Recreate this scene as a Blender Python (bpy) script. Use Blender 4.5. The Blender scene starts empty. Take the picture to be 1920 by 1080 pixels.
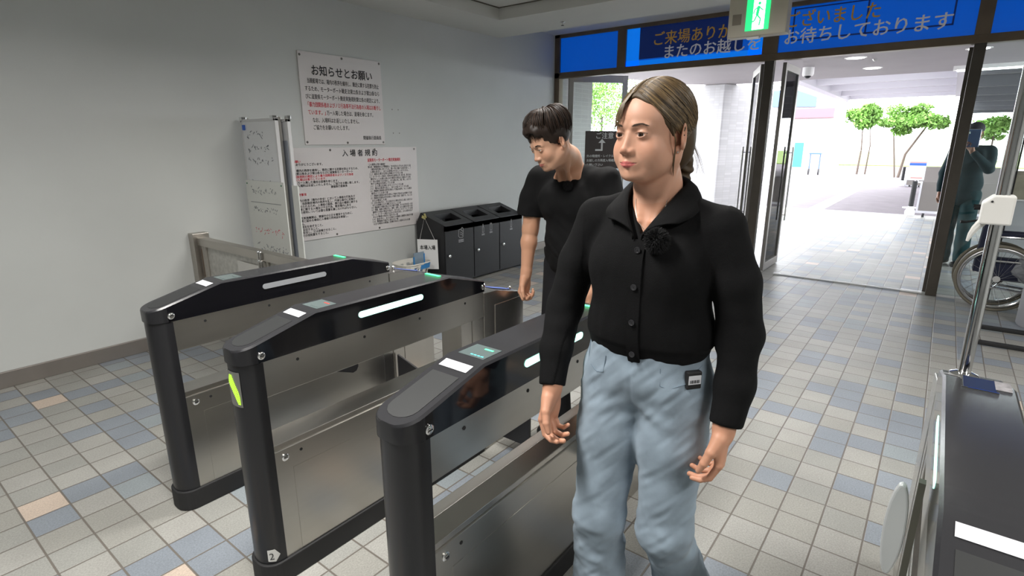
import bpy, bmesh, math, random
import numpy as np
from mathutils import Vector, Matrix
SC = bpy.context.scene
COL = SC.collection
random.seed(7)
# ---------------------------------------------------------------- camera
YAW, PITCH, ROLL, FPX = 0.65904, 0.25855, -0.00162, 1027.8
cd = bpy.data.cameras.new('camera'); cam = bpy.data.objects.new('camera', cd); COL.objects.link(cam)
cd.sensor_width = 36; cd.lens = FPX / 1920 * 36; cd.clip_start = 0.05; cd.clip_end = 300
_F = Vector((math.cos(YAW)*math.cos(PITCH), math.sin(YAW)*math.cos(PITCH), -math.sin(PITCH)))
_R = _F.cross(Vector((0, 0, 1))).normalized(); _U = _R.cross(_F)
_r = _R*math.cos(ROLL) + _U*math.sin(ROLL); _u = -_R*math.sin(ROLL) + _U*math.cos(ROLL)
cam.matrix_world = Matrix(((_r.x, _u.x, -_F.x, 0), (_r.y, _u.y, -_F.y, 0), (_r.z, _u.z, -_F.z, 1.5), (0, 0, 0, 1)))
cd.dof.use_dof = False
SC.camera = cam
# ---------------------------------------------------------------- world, exposure
SC.view_settings.view_transform = 'Standard'; SC.view_settings.look = 'None'
SC.view_settings.exposure = 0.0; SC.view_settings.gamma = 1.0; SC.view_settings.use_curve_mapping = False
W = bpy.data.worlds.new('overcast_sky'); SC.world = W; W.use_nodes = True
bg = W.node_tree.nodes['Background']; bg.inputs[0].default_value = (0.93, 0.96, 1.0, 1); bg.inputs[1].default_value = 12.0
# ceiling lamps of the hall (their own area lights sit in the fixtures built below)
LAMPS = [(3.0, 1.5, 66), (3.0, -1.7, 50), (0.2, 1.5, 92), (0.2, -1.7, 66)]
for (lx, ly, pw) in LAMPS:
    ld = bpy.data.lights.new('ceiling_lamp_light', 'AREA'); ld.shape = 'RECTANGLE'; ld.size = 1.2; ld.size_y = 0.28
    ld.energy = pw; ld.spread = math.radians(158); ld.color = (1.0, 0.975, 0.93)
    lo = bpy.data.objects.new('ceiling_lamp_light', ld); COL.objects.link(lo); lo.location = (lx, ly, 2.835)

# ---------------------------------------------------------------- materials
MATS = {}
def mat(name, col, rough=0.5, metal=0.0, spec=0.5, emit=None, es=0.0, bump=0.0, bscale=60, var=0.0, vscale=5, trans=0.0, alpha=1.0, coat=0.0, sss=0.0):
    if name in MATS: return MATS[name]
    m = bpy.data.materials.new(name); m.use_nodes = True; nt = m.node_tree; b = nt.nodes['Principled BSDF']
    b.inputs['Base Color'].default_value = (*col, 1); b.inputs['Roughness'].default_value = rough
    b.inputs['Metallic'].default_value = metal; b.inputs['Specular IOR Level'].default_value = spec
    b.inputs['Transmission Weight'].default_value = trans; b.inputs['Alpha'].default_value = alpha
    b.inputs['Coat Weight'].default_value = coat
    if sss: b.inputs['Subsurface Weight'].default_value = sss; b.inputs['Subsurface Scale'].default_value = 0.01
    if emit: b.inputs['Emission Color'].default_value = (*emit, 1); b.inputs['Emission Strength'].default_value = es
    N = nt.nodes.new; L = nt.links.new
    tc = N('ShaderNodeTexCoord')
    if var:
        n = N('ShaderNodeTexNoise'); n.inputs['Scale'].default_value = vscale; n.inputs['Detail'].default_value = 6
        L(tc.outputs['Object'], n.inputs['Vector'])
        r = N('ShaderNodeMapRange'); r.inputs[1].default_value = .3; r.inputs[2].default_value = .7
        r.inputs[3].default_value = 1-var; r.inputs[4].default_value = 1+var
        L(n.outputs['Fac'], r.inputs[0])
        v = N('ShaderNodeVectorMath'); v.operation = 'SCALE'; v.inputs[0].default_value = col
        L(r.outputs[0], v.inputs['Scale']); L(v.outputs[0], b.inputs['Base Color'])
    if bump:
        n = N('ShaderNodeTexNoise'); n.inputs['Scale'].default_value = bscale; n.inputs['Detail'].default_value = 4
        L(tc.outputs['Object'], n.inputs['Vector'])
        bp = N('ShaderNodeBump'); bp.inputs['Strength'].default_value = bump; bp.inputs['Distance'].default_value = .01
        L(n.outputs['Fac'], bp.inputs['Height']); L(bp.outputs[0], b.inputs['Normal'])
    MATS[name] = m; return m

def brushed(name, col, rough, axis=0):
    """brushed stainless: noise stretched along one axis drives roughness and colour a little"""
    m = mat(name, col, rough, 1.0); nt = m.node_tree; N = nt.nodes.new; L = nt.links.new; b = nt.nodes['Principled BSDF']
    tc = N('ShaderNodeTexCoord'); mp = N('ShaderNodeMapping'); s = [60, 60, 60]; s[axis] = .6
    mp.inputs['Scale'].default_value = s; L(tc.outputs['Object'], mp.inputs['Vector'])
    n = N('ShaderNodeTexNoise'); n.inputs['Scale'].default_value = .6; n.inputs['Detail'].default_value = 2; L(mp.outputs[0], n.inputs['Vector'])
    n2 = N('ShaderNodeTexNoise'); n2.inputs['Scale'].default_value = 2.2; n2.inputs['Detail'].default_value = 3; L(tc.outputs['Object'], n2.inputs['Vector'])
    r2 = N('ShaderNodeMapRange'); r2.inputs[3].default_value = .8; r2.inputs[4].default_value = 1.15; L(n2.outputs['Fac'], r2.inputs[0])
    r3 = N('ShaderNodeMapRange'); r3.inputs[3].default_value = .96; r3.inputs[4].default_value = 1.04; L(n.outputs['Fac'], r3.inputs[0])
    k = N('ShaderNodeMath'); k.operation = 'MULTIPLY'; L(r2.outputs[0], k.inputs[0]); L(r3.outputs[0], k.inputs[1])
    v = N('ShaderNodeVectorMath'); v.operation = 'SCALE'; v.inputs[0].default_value = col; L(k.outputs[0], v.inputs['Scale']); L(v.outputs[0], b.inputs['Base Color'])
    return m

def glass(name, tint=(0.93, 0.97, 0.96), refl=1.0):
    m = bpy.data.materials.new(name); m.use_nodes = True; nt = m.node_tree; nt.nodes.clear(); N = nt.nodes.new; L = nt.links.new
    o = N('ShaderNodeOutputMaterial'); t = N('ShaderNodeBsdfTransparent'); t.inputs[0].default_value = (*tint, 1)
    g = N('ShaderNodeBsdfGlossy'); g.inputs['Roughness'].default_value = .02
    f = N('ShaderNodeFresnel'); f.inputs[0].default_value = 1.5
    k = N('ShaderNodeMath'); k.operation = 'MULTIPLY'; k.inputs[1].default_value = refl; L(f.outputs[0], k.inputs[0])
    x = N('ShaderNodeMixShader'); L(k.outputs[0], x.inputs[0]); L(t.outputs[0], x.inputs[1]); L(g.outputs[0], x.inputs[2]); L(x.outputs[0], o.inputs[0])
    MATS[name] = m; return m

def tile_floor():
    m = mat('floor_tiles', (.4, .4, .37), .42, spec=.45); nt = m.node_tree; N = nt.nodes.new; L = nt.links.new; b = nt.nodes['Principled BSDF']
    g = N('ShaderNodeNewGeometry')
    def vm(op, a=None, c=None, av=None, cv=None):
        n = N('ShaderNodeVectorMath'); n.operation = op
        if a is not None: L(a, n.inputs[0])
        if av is not None: n.inputs[0].default_value = av
        if c is not None: L(c, n.inputs[1])
        if cv is not None: n.inputs[1].default_value = cv
        return n.outputs[0]
    def mt(op, a, c=None, cv=0.0):
        n = N('ShaderNodeMath'); n.operation = op; L(a, n.inputs[0])
        if c is not None: L(c, n.inputs[1])
        else: n.inputs[1].default_value = cv
        return n.outputs[0]
    p = vm('SUBTRACT', g.outputs['Position'], cv=(-.002, .031, -10.0))
    p = vm('MULTIPLY', p, cv=(1/.1515, 1/.1515, .001))
    fl = vm('FLOOR', p); fr = vm('FRACTION', p)
    wn = N('ShaderNodeTexWhiteNoise'); wn.noise_dimensions = '3D'; L(fl, wn.inputs['Vector'])
    cr = N('ShaderNodeValToRGB'); cr.color_ramp.interpolation = 'CONSTANT'; e = cr.color_ramp.elements
    pal = [(0, (.28, .28, .262)), (.22, (.32, .315, .295)), (.45, (.29, .285, .262)), (.64, (.210, .234, .266)), (.80, (.232, .257, .288)), (.90, (.25, .28, .297)), (.962, (.50, .41, .34))]
    e[0].position = 0; e[0].color = (*pal[0][1], 1); e[1].position = pal[1][0]; e[1].color = (*pal[1][1], 1)
    for q, c in pal[2:]: x = e.new(q); x.color = (*c, 1)
    L(wn.outputs['Value'], cr.inputs[0])
    sx = N('ShaderNodeSeparateXYZ'); L(fr, sx.inputs[0])
    def edge(o):  # distance to the nearest joint, in tile units
        return mt('SUBTRACT', mt('ABSOLUTE', mt('SUBTRACT', o, cv=.5)), cv=.0)
    mx = mt('MAXIMUM', edge(sx.outputs[0]), edge(sx.outputs[1]))
    r = N('ShaderNodeMapRange'); r.inputs[1].default_value = .472; r.inputs[2].default_value = .484; L(mx, r.inputs[0])
    ns = N('ShaderNodeTexNoise'); ns.inputs['Scale'].default_value = 160; ns.inputs['Detail'].default_value = 4; L(g.outputs['Position'], ns.inputs['Vector'])
    ns2 = N('ShaderNodeTexNoise'); ns2.inputs['Scale'].default_value = 3.0; ns2.inputs['Detail'].default_value = 5; L(g.outputs['Position'], ns2.inputs['Vector'])
    a1 = N('ShaderNodeMapRange'); a1.inputs[1].default_value = .35; a1.inputs[2].default_value = .65; a1.inputs[3].default_value = .86; a1.inputs[4].default_value = 1.12; L(ns.outputs['Fac'], a1.inputs[0])
    a2 = N('ShaderNodeMapRange'); a2.inputs[1].default_value = .3; a2.inputs[2].default_value = .7; a2.inputs[3].default_value = .9; a2.inputs[4].default_value = 1.08; L(ns2.outputs['Fac'], a2.inputs[0])
    k = mt('MULTIPLY', a1.outputs[0], a2.outputs[0])
    sc = N('ShaderNodeVectorMath'); sc.operation = 'SCALE'; L(cr.outputs[0], sc.inputs[0]); L(k, sc.inputs['Scale'])
    mix = N('ShaderNodeMix'); mix.data_type = 'RGBA'; L(r.outputs[0], mix.inputs[0]); L(sc.outputs[0], mix.inputs[6]); mix.inputs[7].default_value = (.135, .12, .105, 1)
    L(mix.outputs[2], b.inputs['Base Color'])
    h = mt('MULTIPLY', r.outputs[0], cv=-1.0); h2 = N('ShaderNodeMath'); h2.operation = 'MULTIPLY_ADD'; L(ns.outputs['Fac'], h2.inputs[0]); h2.inputs[1].default_value = .12; L(h, h2.inputs[2])
    bp = N('ShaderNodeBump'); bp.inputs['Strength'].default_value = .5; bp.inputs['Distance'].default_value = .003; L(h2.outputs[0], bp.inputs['Height']); L(bp.outputs[0], b.inputs['Normal'])
    return m

def small_tile(name, c1, c2, w, h, grout=.06):
    """small stacked wall tiles in world position (horizontal run = x+y)"""
    m = mat(name, c1, .35); nt = m.node_tree; N = nt.nodes.new; L = nt.links.new; b = nt.nodes['Principled BSDF']
    g = N('ShaderNodeNewGeometry'); s = N('ShaderNodeSeparateXYZ'); L(g.outputs['Position'], s.inputs[0])
    a = N('ShaderNodeMath'); a.operation = 'ADD'; L(s.outputs[0], a.inputs[0]); L(s.outputs[1], a.inputs[1])
    c = N('ShaderNodeCombineXYZ'); L(a.outputs[0], c.inputs[0]); L(s.outputs[2], c.inputs[1])
    br = N('ShaderNodeTexBrick'); br.offset = 0; br.inputs['Scale'].default_value = 1; br.inputs['Brick Width'].default_value = w; br.inputs['Row Height'].default_value = h
    br.inputs['Mortar Size'].default_value = h*grout; br.inputs['Color1'].default_value = (*c1, 1); br.inputs['Color2'].default_value = (*c2, 1); br.inputs['Mortar'].default_value = (.33, .32, .31, 1)
    L(c.outputs[0], br.inputs['Vector']); L(br.outputs['Color'], b.inputs['Base Color'])
    return m

BLACKP = mat('black_plastic', (.013, .013, .015), .30, bump=.05, bscale=900)
BLACKT = mat('black_top_plastic', (.026, .026, .029), .24, bump=.03, bscale=900)
GLOSSB = mat('gloss_black_panel', (.005, .005, .007), .09)
BLACKM = mat('black_matte', (.012, .012, .013), .7)
STEEL = brushed('brushed_stainless', (.50, .485, .455), .30, 0)
STEELV = brushed('brushed_stainless_upright', (.55, .53, .50), .27, 2)
CHROME = mat('chrome', (.75, .75, .75), .12, 1.0)
BRONZE = mat('bronze_frame', (.17, .128, .088), .36, .45, var=.12, vscale=6)
BRONZE2 = mat('dark_door_frame', (.085, .074, .062), .34, .45, var=.1, vscale=6)
ALU = brushed('aluminium_frame', (.30, .285, .27), .38, 2)
WHITE = mat('white_enamel', (.74, .72, .71), .4)
PAPER = mat('white_paper', (.70, .68, .67), .6)
INK = mat('black_ink', (.012, .012, .014), .6)
RED = mat('red_ink', (.62, .03, .05), .6)
BLUEINK = mat('blue_ink', (.05, .14, .55), .5)
GLASS = glass('clear_glass')
WLABEL = mat('white_label', (.66, .67, .71), .45)
# ---------------------------------------------------------------- mesh builder
class MB:
    def __init__(s): s.v = []; s.f = []; s.m = []; s.mats = []
    def mi(s, m):
        if m not in s.mats: s.mats.append(m)
        return s.mats.index(m)
    def add(s, vs, fs, m):
        o = len(s.v); s.v += [tuple(v) for v in vs]; k = s.mi(m)
        for f in fs: s.f.append([i+o for i in f]); s.m.append(k)
        return s
    def box(s, x0, x1, y0, y1, z0, z1, m):
        vs = [(x, y, z) for z in (z0, z1) for y in (y0, y1) for x in (x0, x1)]
        return s.add(vs, [(0, 2, 3, 1), (4, 5, 7, 6), (0, 1, 5, 4), (2, 6, 7, 3), (0, 4, 6, 2), (1, 3, 7, 5)], m)
    def obox(s, c, ax, ay, az, m):
        """oriented box: centre and three half-axis vectors"""
        c = Vector(c); ax = Vector(ax); ay = Vector(ay); az = Vector(az)
        vs = [c+i*ax+j*ay+k*az for k in (-1, 1) for j in (-1, 1) for i in (-1, 1)]
        return s.add(vs, [(0, 2, 3, 1), (4, 5, 7, 6), (0, 1, 5, 4), (2, 6, 7, 3), (0, 4, 6, 2), (1, 3, 7, 5)], m)
    def bar(s, a, b, w, h, m, up=(0, 0, 1)):
        a = Vector(a); b = Vector(b); d = b-a; n = d.normalized(); sd = n.cross(Vector(up))
        if sd.length < 1e-4: sd = n.cross(Vector((1, 0, 0)))
        sd.normalize(); u = sd.cross(n)
        return s.obox((a+b)/2, d/2, sd*w/2, u*h/2, m)
    def tube(s, pts, r, m, n=10, cap=True, sx=1.0):
        pts = [Vector(p) for p in pts]; rr = r if isinstance(r, (list, tuple)) else [r]*len(pts)
        vs = []; prev = None
        for i, p in enumerate(pts):
            t = (pts[min(i+1, len(pts)-1)]-pts[max(i-1, 0)])
            t = t.normalized() if t.length > 1e-9 else Vector((0, 0, 1))
            if prev is None:
                a = t.cross(Vector((0, 0, 1)))
                if a.length < 1e-3: a = t.cross(Vector((1, 0, 0)))
            else: a = prev-t*prev.dot(t)
            a.normalize(); prev = a; b = t.cross(a)
            for k in range(n):
                th = 2*math.pi*k/n; vs.append(p+(a*math.cos(th)*sx+b*math.sin(th))*rr[i])
        fs = [(i*n+k, i*n+(k+1) % n, (i+1)*n+(k+1) % n, (i+1)*n+k) for i in range(len(pts)-1) for k in range(n)]
        if cap: fs += [tuple(range(n-1, -1, -1)), tuple((len(pts)-1)*n+k for k in range(n))]
        return s.add(vs, fs, m)
    def prism(s, poly, axis, a, b, m):
        """polygon (two coordinates) extruded along axis 0/1/2 from a to b"""
        n = len(poly)
        def P(q, t):
            v = [0, 0, 0]; o = [i for i in range(3) if i != axis]; v[o[0]] = q[0]; v[o[1]] = q[1]; v[axis] = t; return v
        vs = [P(q, a) for q in poly]+[P(q, b) for q in poly]
        fs = [tuple(range(n-1, -1, -1)), tuple(range(n, 2*n))]+[(i, (i+1) % n, n+(i+1) % n, n+i) for i in range(n)]
        return s.add(vs, fs, m)
    def lathe(s, c, prof, m, n=20, axis='z', cap=True):
        vs = []; c = Vector(c)
        for (r, h) in prof:
            for k in range(n):
                t = 2*math.pi*k/n; a, b = r*math.cos(t), r*math.sin(t)
                vs.append(c+Vector((a, b, h) if axis == 'z' else (a, h, b) if axis == 'y' else (h, a, b)))
        q = len(prof)
        fs = [(i*n+k, i*n+(k+1) % n, (i+1)*n+(k+1) % n, (i+1)*n+k) for i in range(q-1) for k in range(n)]
        if cap: fs += [tuple(range(n-1, -1, -1)), tuple((q-1)*n+k for k in range(n))]
        return s.add(vs, fs, m)
    def sphere(s, c, r, m, n=12, k=8):
        r = r if isinstance(r, (list, tuple)) else (r, r, r)
        vs = []; 
        for i in range(k+1):
            ph = math.pi*i/k
            for j in range(n):
                t = 2*math.pi*j/n; vs.append((c[0]+r[0]*math.sin(ph)*math.cos(t), c[1]+r[1]*math.sin(ph)*math.sin(t), c[2]+r[2]*math.cos(ph)))
        fs = [(i*n+j, (i+1)*n+j, (i+1)*n+(j+1) % n, i*n+(j+1) % n) for i in range(k) for j in range(n)]
        return s.add(vs, fs, m)
    def quad(s, a, b, c, d, m): return s.add([a, b, c, d], [(0, 1, 2, 3)], m)
    def text(s, st, size, org, right, up, m, bold=0.0, align='LEFT', sx=1.0, lift=.0015, maxw=None):
        vs, fs = text_geo(st)
        if not vs: return s
        if bold:
            n0 = len(vs); sh = [(0, 0), (bold, bold*.4), (-bold, bold*.4), (bold*.4, bold), (bold*.3, -bold)] if bold > .015 else [(0, 0), (bold, bold), (-bold, 0)]
            vs, fs = [(v[0]+a, v[1]+c, i*.004) for i, (a, c) in enumerate(sh) for v in vs], [tuple(k+i*n0 for k in f) for i in range(len(sh)) for f in fs]
        w = max(v[0] for v in vs)*size*sx
        if maxw and w > maxw: sx *= maxw/w; w = maxw
        o = Vector(org); R = Vector(right).normalized(); U = Vector(up).normalized(); Nn = R.cross(U)
        off = {'LEFT': 0, 'CENTER': -w/2, 'RIGHT': -w}[align]
        return s.add([o+R*(v[0]*size*sx+off)+U*v[1]*size+Nn*(lift+v[2]*size*.1) for v in vs], fs, m)
    def build(s, name, parent=None, smooth=False, bevel=0.0, seg=2, angle=40, weld=False, label=None):
        me = bpy.data.meshes.new(name); me.from_pydata(s.v, [], s.f)
        for m in s.mats: me.materials.append(m)
        me.polygons.foreach_set('material_index', s.m)
        bm = bmesh.new(); bm.from_mesh(me)
        if weld or smooth: bmesh.ops.remove_doubles(bm, verts=bm.verts, dist=1e-6)
        bmesh.ops.recalc_face_normals(bm, faces=bm.faces)
        bm.to_mesh(me); bm.free()
        if smooth:
            me.polygons.foreach_set('use_smooth', [True]*len(me.polygons))
            try: me.set_sharp_from_angle(angle=math.radians(angle))
            except Exception: pass
        o = bpy.data.objects.new(name, me); COL.objects.link(o)
        if bevel:
            b = o.modifiers.new('bevel', 'BEVEL'); b.width = bevel; b.segments = seg; b.limit_method = 'ANGLE'; b.angle_limit = math.radians(35)
        if parent: attach(o, parent)
        if label: o['label'] = label
        return o
_TC = {}
def text_geo(st, bold=0.0):
    key = (st, bold)
    if key in _TC: return _TC[key]
    cu = bpy.data.curves.new('t', 'FONT'); cu.body = st; cu.size = 1.0; cu.resolution_u = 2; cu.offset = bold; cu.fill_mode = 'FRONT'
    ob = bpy.data.objects.new('t', cu); COL.objects.link(ob)
    dg = bpy.context.evaluated_depsgraph_get(); dg.update()
    me = bpy.data.meshes.new_from_object(ob.evaluated_get(dg))
    vs = [tuple(v.co) for v in me.vertices]; fs = [tuple(p.vertices) for p in me.polygons]
    bpy.data.objects.remove(ob); bpy.data.meshes.remove(me); bpy.data.curves.remove(cu)
    _TC[key] = (vs, fs); return _TC[key]
def attach(o, p):
    o.parent = p
    o.matrix_parent_inverse = world_basis(p).inverted()
def world_basis(p):
    M = p.matrix_basis.copy()
    if p.parent: M = world_basis(p.parent) @ p.matrix_parent_inverse @ M
    return M
def tag(o, label, cat, group=None, kind=None):
    o['label'] = label; o['category'] = cat
    if group: o['group'] = group
    if kind: o['kind'] = kind
    return o
def thing(name, label, cat, loc=(0, 0, 0), group=None):
    o = bpy.data.objects.new(name, None); COL.objects.link(o); o.location = loc; o.empty_display_size = .1
    return tag(o, label, cat, group)
def struct(o): o['kind'] = 'structure'; return o
def dup(root, delta, label, group=None):
    """copy of a thing with its parts and sub-parts, moved by delta"""
    r = root.copy(); COL.objects.link(r); r.location = Vector(root.location)+Vector(delta); r['label'] = label
    if group: r['group'] = group
    def kids(a, b):
        for ch in [c for c in list(COL.objects) if c.parent == a]:
            c = ch.copy(); COL.objects.link(c); c.parent = b; c.matrix_parent_inverse = ch.matrix_parent_inverse.copy(); kids(ch, c)
    kids(root, r); return r
# ================================================================= the room shell
YW, XE = 4.52, 6.85          # left wall plane, entrance plane
FLOORM = tile_floor()
WALLM = mat('wall_paint', (.56, .575, .565), .75, var=.035, vscale=1.3, bump=.06, bscale=25)
CEILM = mat('ceiling_board', (.60, .60, .57), .85, var=.02, vscale=2)
b = MB(); b.box(-4, 14.5, -6, 9, -.05, 0, FLOORM); struct(b.build('floor'))
b = MB(); b.box(-4, XE+.02, YW, YW+.15, 0, 3.3, WALLM); struct(b.build('wall_left'))
b = MB(); b.box(-4.15, -4, -4, YW+.15, 0, 3.3, WALLM); struct(b.build('wall_back'))
b = MB(); b.box(-4, XE+.1, -4.15, -4, 0, 3.3, WALLM); struct(b.build('wall_right'))
# skirting in worn steel grey
b = MB(); b.box(-4, XE-.02, YW-.018, YW, 0, .105, mat('skirting_steel', (.27, .245, .225), .4, .6, var=.12, vscale=3)); struct(b.build('baseboard_left', bevel=.003))
# ceiling: a border 2.73 m high around a raised panel, and a slot before the entrance
CB, CU = 2.73, 2.845
c = MB()
c.box(-4, 5.60, 3.90, YW, CB, 3.0, CEILM); c.box(4.82, 5.60, -4, 3.90, CB, 3.0, CEILM)
c.box(-4, 4.82, -4, 3.90, CU, 3.0, CEILM)
c.box(5.60, XE+.1, -4, YW, 2.925, 3.0, CEILM)
struct(c.build('ceiling'))
g = MB(); SEAM = mat('ceiling_seam', (.10, .09, .07), .9)
g.box(4.795, 4.82, -4, 3.90, CU-.004, CU, SEAM); g.box(-4, 4.82, 3.875, 3.90, CU-.004, CU, SEAM)
struct(g.build('trim_1'))
# sprinkler head on the border
t = thing('sprinkler_head', 'small metal sprinkler head under the ceiling border', 'sprinkler', (5.29, 3.42, CB))
b = MB(); b.lathe((5.29, 3.42, CB), [(.028, 0), (.028, -.004), (.012, -.010)], CHROME, 16); b.build('escutcheon', t, smooth=True)
b = MB(); b.tube([(5.29, 3.42, CB-.008), (5.29, 3.42, CB-.035)], .005, CHROME, 8); b.lathe((5.29, 3.42, CB-.038), [(.016, 0), (.016, .003)], BLACKM, 14); b.build('deflector', t)
# ceiling fixtures carrying the hall lights
LAMPM = mat('lamp_diffuser', (.9, .9, .88), .5, emit=(1, .96, .9), es=3.0)
for i, (lx, ly, pw) in enumerate(LAMPS):
    t = thing('ceiling_light', ['recessed ceiling light over the rear of the ticket gates', 'recessed ceiling light near the wheelchair side of the hall', 'recessed ceiling light over the front of the ticket gates', 'recessed ceiling light right of the camera position'][i], 'light', (lx, ly, CU), 'recessed ceiling lights in the gate hall')
    b = MB(); b.box(lx-.65, lx+.65, ly-.17, ly+.17, CU-.006, CU, WHITE); b.build('frame', t)
    b = MB(); b.box(lx-.6, lx+.6, ly-.14, ly+.14, CU-.0075, CU-.006, LAMPM); b.build('diffuser', t)

# ---------------------------------------------------------------- entrance front (bronze frames)
FR = MB()
def fbar(y0, y1, z0, z1, x0=XE-.04, x1=XE+.06, m=BRONZE): FR.box(x0, x1, y0, y1, z0, z1, m)
fbar(-4, YW, 2.365, 2.44)             # door head beam
fbar(-4, YW, 2.88, 2.925)             # top rail
for (y0, y1) in ((4.585-.0, 4.62), (3.445, 3.565), (1.64, 1.80), (-.13, -.015)): fbar(y0, min(y1, YW), 2.44, 2.88)
fbar(4.44, 4.52, 0, 2.925); fbar(-1.75, -1.65, 2.44, 2.88)
fbar(1.66, 1.76, 0, 2.365, XE-.03, XE+.05, BRONZE2)
fbar(-.12, -.03, 0, 2.365, m=BRONZE2); fbar(-.52, -.45, 0, 2.365, m=BLACKM); fbar(-1.75, -1.65, 0, 2.365)
struct(FR.build('door_frame', bevel=.004))
w = MB(); w.box(XE-.01, XE+.15, -4, -1.75, 0, 2.365, WALLM); struct(w.build('wall_front'))
# blue lettered panels above the doors: film on glass, its glow standing in for daylight behind
def bluemat(name, c, e):
    return mat(name, c, .25, emit=c, es=e)
BLUE = bluemat('blue_film', (.0, .085, .52), .55); NAVY = bluemat('navy_film', (.002, .012, .085), .5); LBLUE = bluemat('bright_blue_film', (.0, .16, .75), .8)
ORNG = mat('ochre_letters', (.30, .17, .02), .5, emit=(.30, .17, .02), es=.25); LGREY = mat('pale_letters', (.36, .36, .38), .5, emit=(.36, .36, .38), es=.3)  # letters emit a little in place of daylight coming through
PY = (0, -1, 0); UZ = (0, 0, 1)
def panel(y0, y1, z0, z1, name_label, extra):
    t = thing('sign_panel', name_label, 'sign', (XE, (y0+y1)/2, z0))
    b = MB(); b.box(XE-.01, XE+.01, y0, y1, z0, z1, BLUE); b.build('backing', t); extra(t); return t
def ex1(t): pass
panel(3.565, 4.44, 2.44, 2.88, 'plain blue transom panel at the wall corner above the black-shirted man', ex1)
def ex2(t):
    b = MB(); b.box(XE-.014, XE-.010, 2.02, 3.27, 2.515, 2.88, NAVY); b.box(XE-.0125, XE-.010, 1.80, 3.445, 2.44, 2.50, LBLUE); b.box(XE-.0125, XE-.010, 3.27, 3.445, 2.44, 2.88, LBLUE); b.box(XE-.0125, XE-.010, 1.80, 1.95, 2.44, 2.88, LBLUE); b.build('film', t)
    b = MB(); b.text('ご来場ありがとう', .168, (XE-.016, 3.10, 2.665), PY, UZ, ORNG, .014, maxw=1.24); b.build('ochre_lettering', t)
    b = MB(); b.text('またのお越しを', .168, (XE-.016, 2.96, 2.505), PY, UZ, LGREY, .014, maxw=1.13); b.build('pale_lettering', t)
panel(1.80, 3.445, 2.44, 2.88, 'blue transom panel reading ご来場ありがとう またのお越しを behind the exit sign', ex2)
def ex3(t):
    b = MB()
    for (y0, y1, z0, z1) in ((.15, 1.52, 2.545, 2.56), (1.505, 1.52, 2.545, 2.86), (.15, .165, 2.545, 2.86), (.84, .855, 2.545, 2.86), (.15, 1.52, 2.85, 2.862)): b.box(XE-.0125, XE-.010, y0, y1, z0, z1, NAVY)
    b.build('navy_outline', t)
    b = MB(); b.text('ございました', .168, (XE-.016, 1.60, 2.69), PY, UZ, ORNG, .014, maxw=.86); b.build('ochre_lettering', t)
    b = MB(); b.text('お待ちしております', .168, (XE-.016, 1.60, 2.525), PY, UZ, LGREY, .014, maxw=1.44); b.build('pale_lettering', t)
panel(-.015, 1.64, 2.44, 2.88, 'blue transom panel reading ございました お待ちしております', ex3)
panel(-1.65, -.13, 2.44, 2.88, 'plain blue transom panel at the right edge of the photo', ex1)

# ---------------------------------------------------------------- door leaves
def leaf(name, a, b_, zt=2.35, w=.055, m=ALU, handle=True):
    a = Vector((a[0], a[1], 0)); b_ = Vector((b_[0], b_[1], 0)); d = (b_-a).normalized(); n = Vector((-d.y, d.x, 0)); L_ = (b_-a).length
    fr = MB()
    def seg(s0, s1, z0, z1, th, mm, B=fr): B.obox(a+d*(s0+s1)/2+Vector((0, 0, (z0+z1)/2)), d*(s1-s0)/2, n*th/2, Vector((0, 0, (z1-z0)/2)), mm)
    seg(0, w, .01, zt, .04, m); seg(L_-w, L_, .01, zt, .04, m); seg(w, L_-w, zt-w*1.4, zt, .04, m); seg(w, L_-w, .01, .10, .04, m)
    o = struct(fr.build(name, bevel=.003))
    gl = MB(); seg(w, L_-w, .10, zt-w*1.4, .008, GLASS, gl); gl.build('glass_pane', o)
    if handle:
        h = MB(); p = a+d*(L_-w*.5)
        for sg in (-1, 1): h.tube([p+n*sg*.05+Vector((0, 0, .55)), p+n*sg*.05+Vector((0, 0, 1.45))], .010, CHROME, 8)
        for z in (.62, 1.38): h.tube([p+n*.05+Vector((0, 0, z)), p-n*.05+Vector((0, 0, z))], .006, CHROME, 6)
        h.build('handle', o)
    return o
d1 = leaf('door_1', (6.90, 4.34), (7.58, 3.78), 2.42, .07, handle=False)
leaf('door_2', (6.92, 1.80), (7.60, 2.06))
leaf('door_3', (6.92, 1.57), (7.58, 1.56))
leaf('door_4', (6.92, -.02), (7.62, -.06), m=BRONZE2)
sg = MB(); sg.box(XE-.003, XE+.003, -.45, -.12, .02, 2.365, GLASS); o = struct(sg.build('window_1'))
sg = MB(); sg.box(XE-.003, XE+.003, -1.65, -.52, .02, 2.365, GLASS); o = struct(sg.build('window_2'))
sg = MB(); sg.box(XE-.003, XE+.003, 4.34, 4.44, .02, 2.365, GLASS); o = struct(sg.build('window_3'))
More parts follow.
